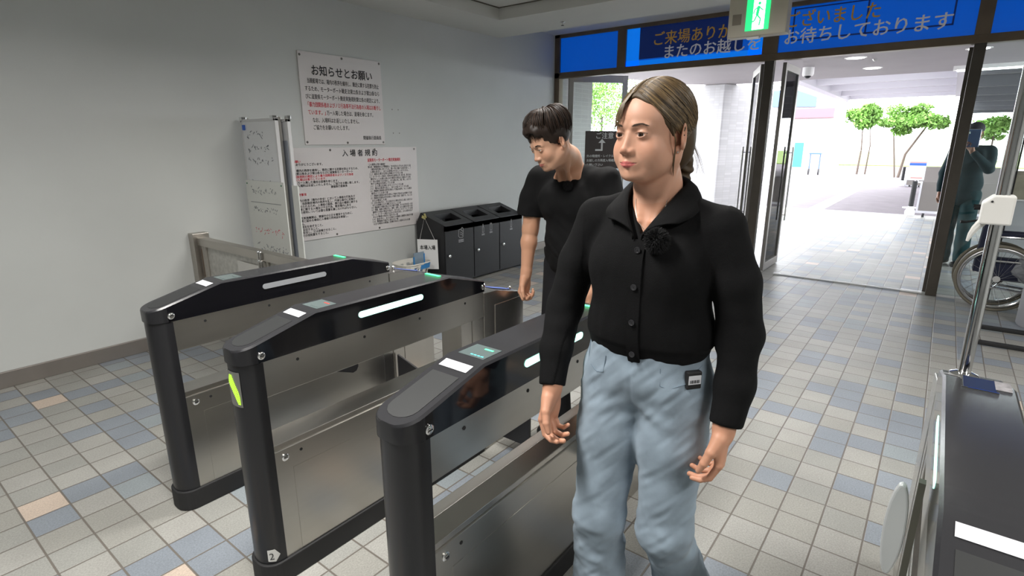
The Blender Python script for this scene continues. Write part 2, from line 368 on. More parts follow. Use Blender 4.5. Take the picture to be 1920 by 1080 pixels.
# brown notice on the first door leaf
DB = mat('dark_brown_board', (.035, .022, .018), .5)
a = Vector((6.90, 4.34, 0)); d = (Vector((7.58, 3.78, 0))-a).normalized(); n = Vector((d.y, -d.x, 0))
if n.x > 0: n = -n
t = thing('door_notice', 'dark brown notice with a white turning arrow on the door glass', 'sign', a+d*.5+Vector((0, 0, 1.1)))
def dp(s, z, off=.03): return a+d*s+n*off+Vector((0, 0, z))
b = MB(); b.obox(dp(.52, 1.40, .028), d*.26, n*.003, Vector((0, 0, .265)), DB); b.build('board', t)
b = MB(); WI = mat('white_print', (.66, .66, .64), .5)
b.text('ご注意', .095, dp(.41, 1.565, .032), d, UZ, WI, .01)
b.build('heading', t)
b = MB(); z0 = 1.40
b.obox(dp(.47, z0, .033), d*.055, n*.001, Vector((0, 0, .012)), WI); b.obox(dp(.515, z0+.055, .033), d*.013, n*.001, Vector((0, 0, .062)), WI)
b.add([dp(.46, z0+.10, .033), dp(.57, z0+.10, .033), dp(.515, z0+.155, .033)], [(0, 1, 2)], WI); b.build('arrow', t)
b = MB()
for i, s in enumerate(('外の喫煙所・レイクルが', 'お越しの方再度入場確認', 'お願い下さい')): b.text(s, .043, dp(.285, 1.30-i*.062, .032), d, UZ, WI, .01, maxw=.46)
b.build('lettering', t)
# white cable strip across the threshold
t = thing('threshold_strip', 'white plastic strip lying across the doorway threshold', 'strip', (XE+.02, .7, 0))
WP = mat('white_plastic', (.80, .81, .84), .4)
b = MB(); b.box(6.862, 6.888, .12, 1.38, 0.0005, .014, WP); b.build('strip', t, bevel=.004)
b = MB(); b.box(6.845, 6.905, .00, .18, 0.0005, .018, WP); b.box(6.85, 6.90, 1.34, 1.42, .0005, .018, WP); b.build('end_cover', t, bevel=.005)

# ---------------------------------------------------------------- exit sign hanging from the ceiling
EX = 5.0
IV = mat('ivory_plastic', (.50, .46, .38), .5)
t = thing('exit_sign', 'ivory box with lit green running-person pictogram hanging from the ceiling', 'sign', (EX, 1.4, 2.4))
b = MB(); b.box(EX, EX+.12, 1.16, 1.61, 2.335, 2.72, IV); b.build('housing', t, bevel=.008)
b = MB(); b.tube([(EX+.06, 1.38, 2.70), (EX+.06, 1.38, 2.85)], .02, IV, 12); b.build('hanger', t)
GG = mat('green_lit', (.0, .45, .12), .4, emit=(.02, .75, .22), es=1.3); GW = mat('white_lit', (.8, .9, .8), .4, emit=(.85, 1, .88), es=3.0)
b = MB(); b.box(EX-.006, EX, 1.29, 1.47, 2.375, 2.62, GG); b.build('green_panel', t, bevel=.003)
b = MB()
def gy(u, v): return (EX-.008, 1.47-u*.18, 2.375+v*.245)
def gp(poly): b.add([gy(*q) for q in poly], [tuple(range(len(poly)))], GW)
gp([(.30, .02), (.80, .02), (.80, .98), (.30, .98)])
b.build('lit_doorway', t)
b = MB()
b.lathe((EX-.010, 1.47-.55*.18, 2.375+.80*.245), [(.011, 0), (.011, -.001)], GG, 14, 'x')
def gl(p, q, w):
    p = Vector(gy(*p))+Vector((-.002, 0, 0)); q = Vector(gy(*q))+Vector((-.002, 0, 0)); b.bar(p, q, w, .001, GG, up=(1, 0, 0))
for p, q, w_ in (((.53, .72), (.48, .45), .022), ((.53, .70), (.72, .58), .008), ((.53, .70), (.36, .62), .008), ((.36, .62), (.33, .50), .008), ((.48, .46), (.64, .33), .010), ((.64, .33), (.60, .14), .010), ((.48, .46), (.38, .28), .010), ((.38, .28), (.22, .26), .010)): gl(p, q, w_)
b.build('running_figure', t)
b = MB(); b.box(EX-.003, EX, 1.505, 1.575, 2.43, 2.51, mat('grey_patch', (.24, .21, .17), .6)); b.build('speaker_patch', t)
b = MB(); b.box(EX+.02, EX+.07, 1.36, 1.46, 2.318, 2.336, WP); b.build('test_switch', t, bevel=.004)
# thin ceiling conduit strip next to it
# ================================================================= ticket gates
GW_ = .138
LEDON = mat('green_led', (.6, .9, .8), .4, emit=(.42, 1.0, .80), es=2.2); LEDEDGE = mat('green_led_edge', (.1, .8, .3), .4, emit=(.05, .9, .35), es=1.6)
LEDOFF = mat('unlit_led', (.30, .31, .33), .35)
SCRN = mat('dark_screen', (.10, .13, .13), .15); SCRB = mat('blue_screen', (.003, .010, .045), .3)
GRN = mat('green_lamp', (.1, .8, .3), .4, emit=(.08, .95, .35), es=1.4)
YG = mat('yellow_green_led', (.4, .8, .05), .4, emit=(.55, .95, .05), es=1.2)
FLAPW = mat('white_flap', (.62, .65, .66), .3, trans=.35)
def rounded_plan(x0, x1, y0, y1, r, n=7):
    """plan outline with a rounded front (low x) end"""
    pts = []
    for i in range(n+1):
        t = math.pi/2*i/n; pts.append((x0+r-r*math.cos(t), y0+r-r*math.sin(t)) if False else (x0+r*1.0-r*math.sin(math.pi/2-t), y0+r-r*math.cos(math.pi/2-t)))
    low = [(x0+r-r*math.cos(math.pi/2*i/n), y0+r-r*math.sin(math.pi/2*i/n)) for i in range(n+1)]
    high = [(x, y0+y1-y) for (x, y) in reversed(low)]
    return high+low+[(x1, y0), (x1, y1)]
def htop(x):
    if x < 1.0: return .872+(x-.70)/.30*.075
    if x < 1.65: return .947-(x-1.0)/.65*.005
    return .942-(x-1.65)/.23*.062
def lockpart(x, z, y, t, side=-1):
    b = MB(); b.lathe((x, y, z), [(.013, 0), (.013, side*.004), (.009, side*.007)], CHROME, 18, 'y'); o = b.build('lock', t, smooth=True)
    b = MB(); b.box(x-.006, x+.006, min(y+side*.0072, y+side*.008), max(y+side*.0072, y+side*.008), z-.0015, z+.0015, BLACKM); b.build('keyhole', o)
def gate(y0, label, led_side=-1, led='on', disp=1.06, arrow=False, number=False, flap=True, sticker=False):
    y1 = y0+GW_; yf = y0
    t = thing('ticket_gate', label, 'ticket gate', (1.3, (y0+y1)/2, 0), 'ticket gates in a row')
    # head: lofted along x, rounded nose in plan, sloping top
    xs = [.725, .7275, .733, .742, .754, .768, .785, .85, .92, 1.0, 1.3, 1.65, 1.75, 1.88]
    b = MB(); vs = []; n = 0; yc = (y0+y1)/2; hw = GW_/2
    for x in xs:
        k = min(1.0, (x-.725)/.06); w = hw*(.30+.70*math.sqrt(max(0, 1-(1-k)**2))) if k < 1 else hw
        zt = htop(x); c = .006
        ring = [(-w, .828), (-w, zt-c), (-w+c, zt), (w-c, zt), (w, zt-c), (w, .828)]
        vs += [(x, yc+q[0], q[1]) for q in ring]
    m = 6; fs = []; 
    for i in range(len(xs)-1):
        for k in range(m): fs.append((i*m+k, i*m+(k+1) % m, (i+1)*m+(k+1) % m, (i+1)*m+k))
    fs += [tuple(range(m-1, -1, -1)), tuple((len(xs)-1)*m+k for k in range(m))]
    b.add(vs, fs, BLACKP)
    for i in range(len(fs)-2):
        if i % m in (1, 2, 3): b.m[i] = b.mi(BLACKT)
        elif i//m >= 6 and i % m in (0, 4): b.m[i] = b.mi(GLOSSB)
    b.build('head', t, smooth=True, angle=25)
    # raised pad on the sloping nose
    b = MB(); pts = []
    for i in range(9):
        a_ = math.pi*i/8; pts.append((.785-.038*math.sin(a_), yc+.046*math.cos(a_)))
    pts += [(.925, yc-.046), (.925, yc+.046)]
    vs = [(x, y, htop(x)+.0012) for x, y in pts]+[(x, y, htop(x)-.002) for x, y in pts]; q = len(pts)
    b.add(vs, [tuple(range(q))]+[(i, (i+1) % q, q+(i+1) % q, q+i) for i in range(q)], mat('nose_pad', (.026, .027, .028), .45)); b.build('nose_pad', t)
    b = MB(); vs = [(x, y, htop(x)+.0016) for x, y in ((.948, yc-.048), (.978, yc-.048), (.978, yc+.048), (.948, yc+.048))]; b.add(vs, [(0, 1, 2, 3)], WLABEL); b.build('label_strip', t)
    # reader window
    b = MB(); z = htop(disp)+.0012; hw_ = .030 if disp > 1.4 else .045; b.box(disp-.04, disp+.040, yc-hw_, yc+hw_, z-.002, z, SCRB if disp > 1.4 else SCRN); o = b.build('reader_window', t)
    b = MB(); LT_ = {'on': GRN, 'off': SCRN}[led]
    if disp > 1.4: b.box(disp-.044, disp-.04, yc-.034, yc+.034, z-.002, z+.001, CHROME)
    else:
        b.box(disp+.018, disp+.024, yc-.03, yc+.0, z, z+.001, GRN if y0 < 1 else mat('red_dot', (.4, .05, .04), .4, emit=(.5, .06, .05), es=.5) if y0 < 2 else SCRN)
        for k in range(4): b.box(disp-.030, disp-.026, yc-.035+k*.012, yc-.027+k*.012, z, z+.0008, mat('teal_led', (.1, .6, .6), .4, emit=(.1, .7, .7), es=1) if y0 < 1 else SCRN)
    b.build('indicator', o)
    if disp < 1.4:
        b = MB(); b.box(1.625, 1.640, yc-.03, y1-.012, .942, .9445, GRN); b.build('passage_lamp', t, bevel=.001)
    # side light
    ys = y0 if led_side < 0 else y1; b = MB(); r = .0115
    pl = [(1.172+r*(1-math.sin(a)), .890+r*math.cos(a)) for a in [math.pi*i/8 for i in range(9)]]+[(1.492-r+r*math.sin(a), .890-r*math.cos(a)) for a in [math.pi*i/8 for i in range(9)]]
    b.prism(pl, 1, ys+led_side*(.003 if led_side < 0 else .001), ys-led_side*.004, LEDON if led == 'on' else LEDOFF); b.build('light_strip', t)
    for xl in (.795, 1.868): lockpart(xl, .852, y0, t)
    # front post, upper band, lower body
    b = MB(); b.prism(rounded_plan(.727, .80, y0+.002, y1-.002, .06), 2, .03, .826, BLACKP); b.build('front_post', t, smooth=True, angle=30)
    b = MB(); b.box(.794, 1.875, y0+.003, y1-.003, .703, .829, STEEL); o = b.build('upper_band', t, bevel=.002)
    b = MB()
    for x in (.918, 1.193, 1.472, 1.748): b.lathe((x, y0+.0028, .80), [(.0055, 0), (.0055, -.0012)], BLACKM, 12, 'y')
    b.build('screw_hole', o)
    b = MB(); b.box(.794, 1.81, y0+.003, y1-.003, .085, .500, STEEL); o = b.build('lower_body', t, bevel=.002)
    b = MB(); b.box(.86, 1.70, y0+.0015, y0+.003, .095, .42, STEEL); b.build('service_panel', o)
    b = MB(); b.lathe((.895, y0+.0028, .472), [(.0055, 0), (.0055, -.0012)], BLACKM, 12, 'y'); b.build('screw_hole', o)
    b = MB(); b.box(.794, 1.81, y0+.008, y1-.055, .500, .522, STEELV); b.box(.794, 1.81, y1-.05, y1-.008, .500, .516, STEELV); b.build('sill', t, bevel=.002)
    lockpart(.835, .470, y0+.003, t)
    b = MB(); b.box(1.722, 1.795, y0+.006, y1-.006, .50, .705, STEELV); b.box(1.797, 1.875, y0+.004, y1-.004, .085, .705, STEELV); b.build('rear_post', t, bevel=.002)
    b = MB(); b.prism(rounded_plan(.72, 1.86, y0-.006, y1+.006, .06), 2, .0, .088, BLACKM); b.build('plinth', t, bevel=.004)
    # rear cabinet
    b = MB(); b.prism([(1.878, .0), (2.19, .0), (2.19, .762), (1.975, .814), (1.878, .819)], 1, y0+.002, y1-.002, STEELV); o = b.build('rear_cabinet', t, bevel=.003)
    b = MB(); b.box(1.958, 2.182, y0-.0012, y0+.002, .10, .744, STEELV); b.build('cabinet_door', o, bevel=.001)
    b = MB(); cB = mat('blue_strap', (.10, .16, .50), .5)
    def ct(x, dz): return .814-(x-1.975)/.215*.052+dz
    b.add([(1.985, yc+.045, ct(1.985, .004)), (2.0, yc-.01, ct(2.0, .004)), (2.14, yc-.045, ct(2.14, .004)), (2.13, yc+.02, ct(2.13, .004))], [(0, 1, 2, 3)], cB)
    if disp < 1.4: b.build('blue_strap', o)
    b = MB(); b.sphere((1.99, yc+.03, ct(1.99, .010)), .010, CHROME); b.sphere((2.12, yc-.03, ct(2.12, .010)), .011, CHROME)
    if disp < 1.4: b.build('stud', o)
    if flap:
        # black sliding flap and its slot
        b = MB(); b.prism([(y0-.012, .10), (y0-.26, .10), (y0-.26, .245), (y0-.235, .285), (y0-.012, .350)], 0, 1.888, 1.902, BLACKP); b.build('flap', t, bevel=.003)
        b = MB(); b.prism([(1.50, .50), (1.635, .50), (1.635, .36), (1.622, .340), (1.60, .335), (1.50, .375)], 1, y0+.0, y0+.002, BLACKP); b.build('flap_slot', t)
    if arrow:
        b = MB(); zc = .765; vs = []
        for k in range(4): b.box(.701, .702, yc-.02, yc+.02, zc-.06, zc+.06, mat('led_bezel', (.15, .15, .14), .3)) if k == 0 else None
        b.build('arrow_panel', t)
    if sticker:
        b = MB(); x, z = 1.646, htop(1.646)+.0015; b.box(x-.03, x+.03, y0+.01, y0+.04, z-.001, z, mat('worn_sticker', (.24, .23, .24), .6, var=.3, vscale=60)); b.build('sticker', t)
    return t
G1 = gate(2.295, 'farthest ticket gate by the steel fence, its grey side light unlit', led='off')
G2 = gate(1.62, 'middle ticket gate with lit green arrow and number 2 tag on its post')
G3 = gate(.863, 'ticket gate nearest the woman in black, with white label and reader on top', flap=False)
G4 = gate(-.212, 'ticket gate at the right edge carrying the chrome pole and blue screen', led_side=1, disp=1.635, flap=False, sticker=True)
# steel nose trim on the fourth gate
b = MB(); b.add([(1.70, -.209, htop(1.70)+.001), (1.70, -.077, htop(1.70)+.001), (1.765, -.077, htop(1.765)+.001), (1.765, -.209, htop(1.765)+.001)], [(0, 1, 2, 3)], brushed('trim_steel', (.45, .45, .44), .42, 1)); b.build('steel_trim', G4)
# arrow light and number tag wrap the front of the second gate's post
def post_pt(u, z, y0=1.62, off=.0015):
    """u in 0..1 runs along the rounded front of a gate post from its near side to its far side"""
    y1 = y0+GW_; r = .06; x0 = .727
    L1 = r*math.pi/2; mid = (GW_-.004)-2*r; T = 2*L1+mid; s = u*T
    if s < L1: a = s/r; return Vector((x0+r-(r+off)*math.sin(a), y0+.002+r-(r+off)*math.cos(a), z))
    if s < L1+mid: return Vector((x0-off, y0+.002+r+(s-L1), z))
    a = (s-L1-mid)/r; return Vector((x0+r-(r+off)*math.cos(a), y1-.002-r+(r+off)*math.sin(a), z))
def wrap_poly(b, poly, m, off, n=6):
    """polygon in (u,z) fanned on to the post"""
    b.add([post_pt(u, z, off=off) for u, z in poly], [tuple(range(len(poly)))], m)
BZ = mat('led_bezel', (.15, .15, .14), .3)
b = MB()
for i in range(6):
    u0, u1 = .31+i*.055, .365+i*.055; b.add([post_pt(u0, .685), post_pt(u1, .685), post_pt(u1, .805), post_pt(u0, .805)], [(0, 1, 2, 3)], BZ)
o = b.build('arrow_display', G2)
b = MB()   # dot-matrix arrow: horizontal bars of the arrow shape
for k in range(20):
    z = .695+k*.0050
    u0_ = float(np.interp(z, [.695, .72, .74, .755, .78, .795], [.34, .34, .36, .39, .44, .47])); u1_ = float(np.interp(z, [.695, .72, .74, .762, .78, .795], [.39, .45, .52, .60, .57, .53]))
    steps = 5
    for q in range(steps):
        a0 = u0_+(u1_-u0_)*q/steps; a1 = u0_+(u1_-u0_)*(q+.8)/steps
        b.add([post_pt(a0, z, off=.003), post_pt(a1, z, off=.003), post_pt(a1, z+.0036, off=.003), post_pt(a0, z+.0036, off=.003)], [(0, 1, 2, 3)], YG)
b.build('green_arrow', o)
b = MB(); us = [.25-.02*k for k in range(11)]
lo_ = [float(np.interp(-u, [-.25, -.13, -.05], [.101, .097, .121])) for u in us]; hi_ = [float(np.interp(-u, [-.25, -.13, -.05], [.146, .147, .121])) for u in us]
for k in range(10): b.add([post_pt(us[k], lo_[k], off=.001), post_pt(us[k+1], lo_[k+1], off=.001), post_pt(us[k+1], hi_[k+1], off=.001), post_pt(us[k], hi_[k], off=.001)], [(0, 1, 2, 3)], WI)
o = b.build('number_tag', G2, weld=True)
b = MB(); vs, fs = text_geo('2'); b.add([post_pt(.228-v[0]*.17, .108+v[1]*.038, off=.0032) for v in vs], fs, INK); b.build('numeral', o)
# white wing of the fourth gate's flap, seen low beside its post
b = MB(); pl = [(-.032+.020*math.cos(2*math.pi*k/20), .700+.112*math.sin(2*math.pi*k/20)) for k in range(20)]
b.prism(pl, 0, 1.285, 1.305, FLAPW); b.build('flap', G4, bevel=.004)
b = MB(); b.box(1.28, 1.30, -.068, -.056, .0, .83, mat('olive_post', (.07, .07, .055), .4)); b.build('flap_post', G4)
b = MB(); pl = [(.863-.10, .40), (.863-.125, .47), (.863-.12, .56), (.863-.08, .615), (.863-.0, .63), (.863-.0, .40)]
b.prism(pl, 0, 1.55, 1.575, FLAPW); b.build('white_flap', G3, bevel=.006)

# chrome pole standing on the fourth gate, with white clip
t = thing('chrome_pole', 'tall chrome pole rising from the right-edge gate', 'pole', (1.735, -.118, .93))
b = MB(); b.tube([(1.735, -.118, .925), (1.735, -.112, 2.25)], .0135, mat('pole_chrome', (.62, .62, .62), .10, 1.0), 20); b.build('tube', t, smooth=True)
b = MB(); b.lathe((1.735, -.118, .922), [(.03, 0), (.03, .006), (.016, .012)], CHROME, 20); b.build('flange', t, smooth=True)
t = thing('pole_clip', 'white plastic clip with a hook on the chrome pole', 'clip', (1.735, -.112, 1.34))
IVW = mat('ivory_clip', (.74, .73, .70), .45)
b = MB(); b.prism([(-.030, 1.312), (-.030, 1.362), (-.012, 1.380), (.028, 1.380), (.028, 1.312)], 0, 1.705, 1.765, IVW)
b.v = [(x, -.112-y*1.0, z) for x, y, z in b.v]; b.build('housing', t, bevel=.004)
b = MB(); b.tube([(1.722, -.088, 1.315), (1.72, -.078, 1.30), (1.72, -.072, 1.285), (1.72, -.068, 1.268)], [.010, .008, .006, .003], IVW, 8); b.build('hook', t, smooth=True)
b = MB(); b.sphere((1.7045, -.098, 1.366), .0025, BLACKM); b.build('screw', t)
# ================================================================= things along the left wall
PXV = (1, 0, 0)
def screws(t, pts, y):
    for (x, z) in pts:
        b = MB(); b.lathe((x, y, z), [(.011, 0), (.009, -.003)], mat('screw_head', (.16, .15, .14), .4, .6), 10, 'y'); b.build('screw', t)
# upper notice
t = thing('wall_notice', 'upper white wall notice headed お知らせとお願い', 'sign', (3.29, YW-.01, 1.9))
b = MB(); b.box(2.845, 3.735, YW-.012, YW-.001, 1.487, 2.265, mat('notice_panel', (.68, .645, .64), .45)); b.build('panel', t, bevel=.002)
Y = YW-.0125
b = MB(); b.text('お知らせとお願い', .092, (3.29, Y, 2.085), PXV, UZ, INK, .018, 'CENTER', maxw=.66); b.build('heading', t)
b = MB(); R_ = MB(); lines = ['　当競艇場では、場内の秩序を維持し、競走に関する犯罪を防止', 'するため、モーターボート競走法第22条および第23条なら', 'びに滋賀県モーターボート競走実施規則第52条の規定により、']
z = 2.013
for s in lines: b.text(s, .046, (2.885, Y, z), PXV, UZ, INK, .012, maxw=.81); z -= .066
R_.text('「暴力団関係者およびノミ行為等不法行為者の入場はお断りし', .046, (2.885, Y, z), PXV, UZ, RED, .014, maxw=.82); z -= .066
R_.text('ています。」', .046, (2.895, Y, z), PXV, UZ, RED, .014, maxw=.18); b.text('万一入場した場合は、退場を命じます。', .046, (3.085, Y, z), PXV, UZ, INK, .012, maxw=.52); z -= .066
b.text('なお、入場料はお返しいたしません。', .046, (2.935, Y, z), PXV, UZ, INK, .012, maxw=.5); z -= .062
b.text('ご協力をお願いいたします。', .046, (2.935, Y, z), PXV, UZ, INK, .012, maxw=.38); z -= .085
b.text('開催執行委員長', .040, (3.69, Y, z), PXV, UZ, INK, .014, 'RIGHT', maxw=.22)
b.build('lettering', t); R_.build('red_lettering', t)
screws(t, [(2.865, 2.235), (3.29, 2.245), (3.715, 2.245), (2.865, 1.51), (3.29, 1.505), (3.715, 1.51)], YW-.012)
# lower, wide rules board
t = thing('wall_notice', 'wide lower wall board headed 入場者規約 with dense small rules', 'sign', (3.4, YW-.01, 1.05))
b = MB(); b.box(2.62, 4.155, YW-.012, YW-.001, .64, 1.462, mat('notice_panel', (.68, .645, .64), .45)); b.build('panel', t, bevel=.002)
b = MB(); b.text('入 場 者 規 約', .068, (3.42, Y, 1.385), PXV, UZ, INK, .018, 'CENTER', maxw=.46); b.build('heading', t)
b = MB(); R_ = MB()
LT = [('r', 'お願い'), ('k', '　ありがとうございます。'), ('', ''), ('k', '　場内の秩序を維持し、競走に関する犯罪を防止するため、'), ('k', '法第22条および第23条ならびに滋賀県モーターボート'), ('r', '実施規則の規定により暴力団関係者およびノミ行為者'), ('r', 'の入場はお断りしています。'), ('k', '　万一入場した場合は退場を命じます。'), ('k', '　入場料はお返しいたしません。ご協力をお願い致します。'), ('k', '　　　　　　　　　　　　　　開催執行委員長'), ('', ''), ('r', '遵守事項'), ('', ''), ('k', '場内の秩序（場内の安全）において入場者の行為及び'), ('k', 'び、当該競走場内の秩序を乱し、円滑な進行に支障が'), ('k', '認められるため、入場者の服装、携行品の確認に関する'), ('k', '同意に関する入場及び不正行為、競走場内にある'), ('k', '物の使用について必要な措置を講じなければならない。'), ('', ''), ('k', '競走実施機関は、開催中の公正を確保するために、'), ('k', '必要と認める場合に入場者の所持品を検査し、'), ('k', 'きる。'), ('k', '（退去を命ずること。'), ('k', '（ 没収すること。'), ('k', '（ 拒否し、又は退場させること。'), ('k', '（その他処置をすること。')]
z = 1.335
for c_, s in LT:
    if s: (R_ if c_ == 'r' else b).text(s, .0255, (2.70, Y, z), PXV, UZ, RED if c_ == 'r' else INK, .016, maxw=.70, sx=1.02)
    z -= .0262
R_.text('滋賀県モーターボート競走実施規則', .036, (3.50, Y, 1.325), PXV, UZ, RED, .016, maxw=.42)
RT = ['（入場禁止等の範囲）', '第52条　警備員等および警備員は、次の各号のいずれかに該当する者', '　（場外発売場にあっては、第一号に掲げる者を除く。）', '　入場を拒否し、または退場させることができる。', '（１）酒気を帯び正常な判断のできない者', '（２）モーターボート競走法（昭和26年法律第242号）第11条、第12条の', '　規定もしくは第12条の3の規定の禁止に違反する者', '（３）他人の迷惑となる行為をし、または他に対し、賭、脅し、みだりに', '　物する物品を所持している者', '（４）立入禁止区域に立ち入ろうとする者', '（５）場内の秩序を乱し、または乱そうとする者', '（６）開催執行委員長の許可を得ないで物品を配布、もしくは展示', '　販売のうえ立会う者', '（７）開催執行委員長の許可を得ないで場内で写真または収録をする者', '（８）開催執行委員長の許可を得ないで場内で宣伝・演説する、もしくは', '　または募金した者', '（９）正当な理由がなく、または指示された場所以外から入場した者または', '　または閉鎖された開口口の入った者', '（10）開催場内で喫煙を禁止された場所で喫煙、または火気を取った者', '（11）粗暴、暴悪な言動を行い、酩酊、泥酔、または騒音を発する者', '　器物その他の物品を投げ、またはこわそうとする者', '（12）モーターボート競走の公正および安全を害し、または秩序を乱す', '　および職員の指示に従わない者', '（13）前各号に、または他の入場者に迷惑を及ぼす者', '（14）警備員の指示に従わない者', '　公正な競走の実施に支障があると認められる者']
z = 1.287
for s in RT: b.text(s, .0235, (3.50, Y, z), PXV, UZ, INK, .014, maxw=.56); z -= .0236
b.build('lettering', t); R_.build('red_lettering', t)
screws(t, [(3.09, 1.44), (3.60, 1.44), (4.12, 1.44), (4.12, .665), (3.60, .66), (3.09, .66), (2.66, .665)], YW-.012)
# empty screw marks right of the upper notice
b = MB()
for (x, z) in ((3.86, 1.83), (3.94, 1.83), (3.86, 1.60), (3.94, 1.60)): b.lathe((x, YW-.0003, z), [(.006, 0), (.005, -.0012)], mat('screw_head', (.16, .15, .14), .4, .6), 8, 'y')
tag(b.build('wall_plug'), 'four small dark screw marks on the wall right of the notices', 'screw marks', kind='stuff')

# ---------------------------------------------------------------- two leaning whiteboards, edge towards the camera
def scrib(b, x, y, z, w, h, m, yv):
    """one line of pen handwriting made of short strokes on the plane x = const"""
    rs = random.Random(int(z*1000)+int(w*100)); p = y
    while p > y-w:
        s = h*rs.uniform(.7, 1.1)
        for k in range(rs.randint(2, 4)):
            a = Vector((x, p-rs.uniform(0, s*.8), z+rs.uniform(0, s))); c = a+Vector((0, -rs.uniform(-.6, .9)*s*.7, rs.uniform(-.8, .8)*s*.6))
            b.bar(a, c, .0042, .0006, m, up=(1, 0, 0))
        p -= s*1.12
t = thing('whiteboard', 'white board covered in handwriting beside the steel fence', 'whiteboard', (2.27, 4.2, 0))
WB = mat('whiteboard_face', (.72, .73, .75), .25); WBF = mat('whiteboard_edge', (.62, .62, .63), .4); PEN = mat('grey_pen', (.12, .13, .16), .6); PENR = mat('red_pen', (.75, .12, .16), .6)
b = MB(); b.box(2.262, 2.282, 3.97, 4.44, .30, 1.668, WB); b.build('board', t, bevel=.002)
b = MB(); b.box(2.258, 2.286, 3.95, 3.972, .28, 1.68, WBF); b.box(2.258, 2.286, 4.438, 4.46, .28, 1.68, WBF); b.box(2.258, 2.286, 3.95, 4.46, 1.662, 1.682, WBF); b.box(2.258, 2.286, 3.95, 4.46, .28, .30, WBF); b.build('frame', t, bevel=.002)
b = MB(); b.box(2.235, 2.26, 3.955, 3.985, .0, 1.69, STEELV); b.box(2.235, 2.26, 4.42, 4.45, .0, 1.69, STEELV); b.box(2.15, 2.272, 3.955, 3.985, .0, .025, STEELV); b.box(2.15, 2.272, 4.42, 4.45, .0, .025, STEELV); b.v = [(x+.052, y, z) for x, y, z in b.v]; b.build('stand', t, bevel=.002)
b = MB(); rr = MB()
for i, (z, w, h) in enumerate(((1.55, .26, .045), (1.44, .32, .045), (1.35, .34, .042), (1.17, .30, .05), (1.06, .28, .038), (.98, .30, .034), (.90, .34, .034), (.83, .28, .034))): scrib(b if i != 4 else rr, 2.2605, 4.39, z, w, h, PEN if i != 4 else PENR, 0)
b.build('handwriting', t); rr.build('red_handwriting', t)
b = MB(); b.box(2.246, 2.262, 4.395, 4.42, 1.60, 1.64, BLUEINK); b.build('magnet', t, bevel=.003)
b = MB()
for y in (3.985, 4.44): b.box(2.25, 2.29, y-.02, y+.02, 1.672, 1.70, CHROME)
b.build('corner_clip', t, bevel=.003)
t = thing('paper_sheet', 'large handwritten paper sheet hanging over the lower part of the whiteboard', 'paper', (2.25, 4.2, .9))
PW = mat('cream_paper', (.70, .71, .68), .6)
b = MB(); b.box(2.2500, 2.2570, 3.905, 4.475, .30, 1.215, PW); b.build('sheet', t)
b = MB(); rr = MB()
for i, (z, w, h) in enumerate(((1.12, .34, .038), (.97, .36, .036), (.80, .40, .045), (.66, .42, .045), (.52, .34, .045))): scrib(rr if i in (2,) else b, 2.2490, 4.40, z, w, h, PENR if i in (2,) else PEN, 0)
b.bar((2.249, 4.42, 1.045), (2.249, 3.97, 1.045), .003, .0006, PEN, up=(1, 0, 0))
b.build('handwriting', t); rr.build('red_handwriting', t)
b = MB(); b.sphere((2.249, 3.94, 1.19), .006, mat('green_pin', (.03, .16, .08), .4)); b.sphere((2.249, 4.45, 1.19), .006, mat('green_pin', (.03, .16, .08), .4)); b.build('pin', t)
t = thing('whiteboard', 'second board standing just behind the handwritten whiteboard', 'whiteboard', (2.36, 4.15, 0))
b = MB(); b.box(2.335, 2.352, 3.93, 4.40, .28, 1.66, WB); b.build('board', t, bevel=.002)
b = MB(); b.box(2.330, 2.356, 3.905, 3.932, .0, 1.675, WBF); b.box(2.330, 2.356, 4.40, 4.425, .0, 1.675, WBF); b.box(2.330, 2.356, 3.905, 4.425, 1.655, 1.675, WBF); b.build('frame', t, bevel=.002)
b = MB(); b.box(2.33, 2.36, 3.90, 3.94, 1.672, 1.70, CHROME); b.build('corner_clip', t, bevel=.003)
b = MB(); b.box(2.322, 2.330, 3.925, 4.39, .30, 1.52, mat('gap_shade_panel', (.22, .24, .28), .5)); b.build('gap_shade_panel', t)  # dark sheet painted in for the shadow between the two boards
b = MB(); b.box(2.322, 2.330, 3.84, 3.92, .28, 1.19, PW); b.build('paper', t)

# ---------------------------------------------------------------- steel fence with its gate
WST = brushed('worn_steel', (.50, .47, .43), .38, 1)
MESH = mat('perforated_panel', (.50, .49, .46), .45, .5, var=.15, vscale=30)
t = thing('steel_fence', 'worn stainless fence with swing gate between the wall and farthest gate', 'fence', (1.83, 3.5, 0))
b = MB(); b.box(1.775, 1.895, 4.44, 4.518, 0, .835, WST); b.build('wall_post', t, bevel=.003)
b = MB(); b.box(1.80, 1.865, 2.62, 4.44, .745, .805, WST); b.build('top_rail', t, bevel=.004)
b = MB(); b.box(1.80, 1.865, 2.62, 4.44, .06, .10, WST); b.build('bottom_rail', t, bevel=.004)
b = MB(); b.box(1.828, 1.836, 2.62, 4.40, .10, .745, MESH); b.build('panel', t)
for y in (4.395, 4.36, 3.50, 3.46, 2.64):
    b = MB(); b.tube([(1.825, y, .0), (1.825, y, .75)], .014, WST, 12); b.build('upright', t, smooth=True)
b = MB()
for y in (3.485, 3.515): b.tube([(1.792, y, .60), (1.792, y, .80)], .006, CHROME, 8); b.sphere((1.792, y, .805), .010, CHROME); b.sphere((1.792, y, .745), .011, CHROME)
b.build('bolt_latch', t, smooth=True)
b = MB(); b.box(1.812, 1.828, 4.40, 4.42, .50, .72, mat('rust_stain', (.14, .10, .07), .7)); b.build('hinge', t)
b = MB(); b.box(1.812, 1.816, 3.52, 3.86, .25, .70, mat('bubble_sheet', (.60, .59, .56), .35, bump=.6, bscale=220)); b.build('mesh_sheet', t)

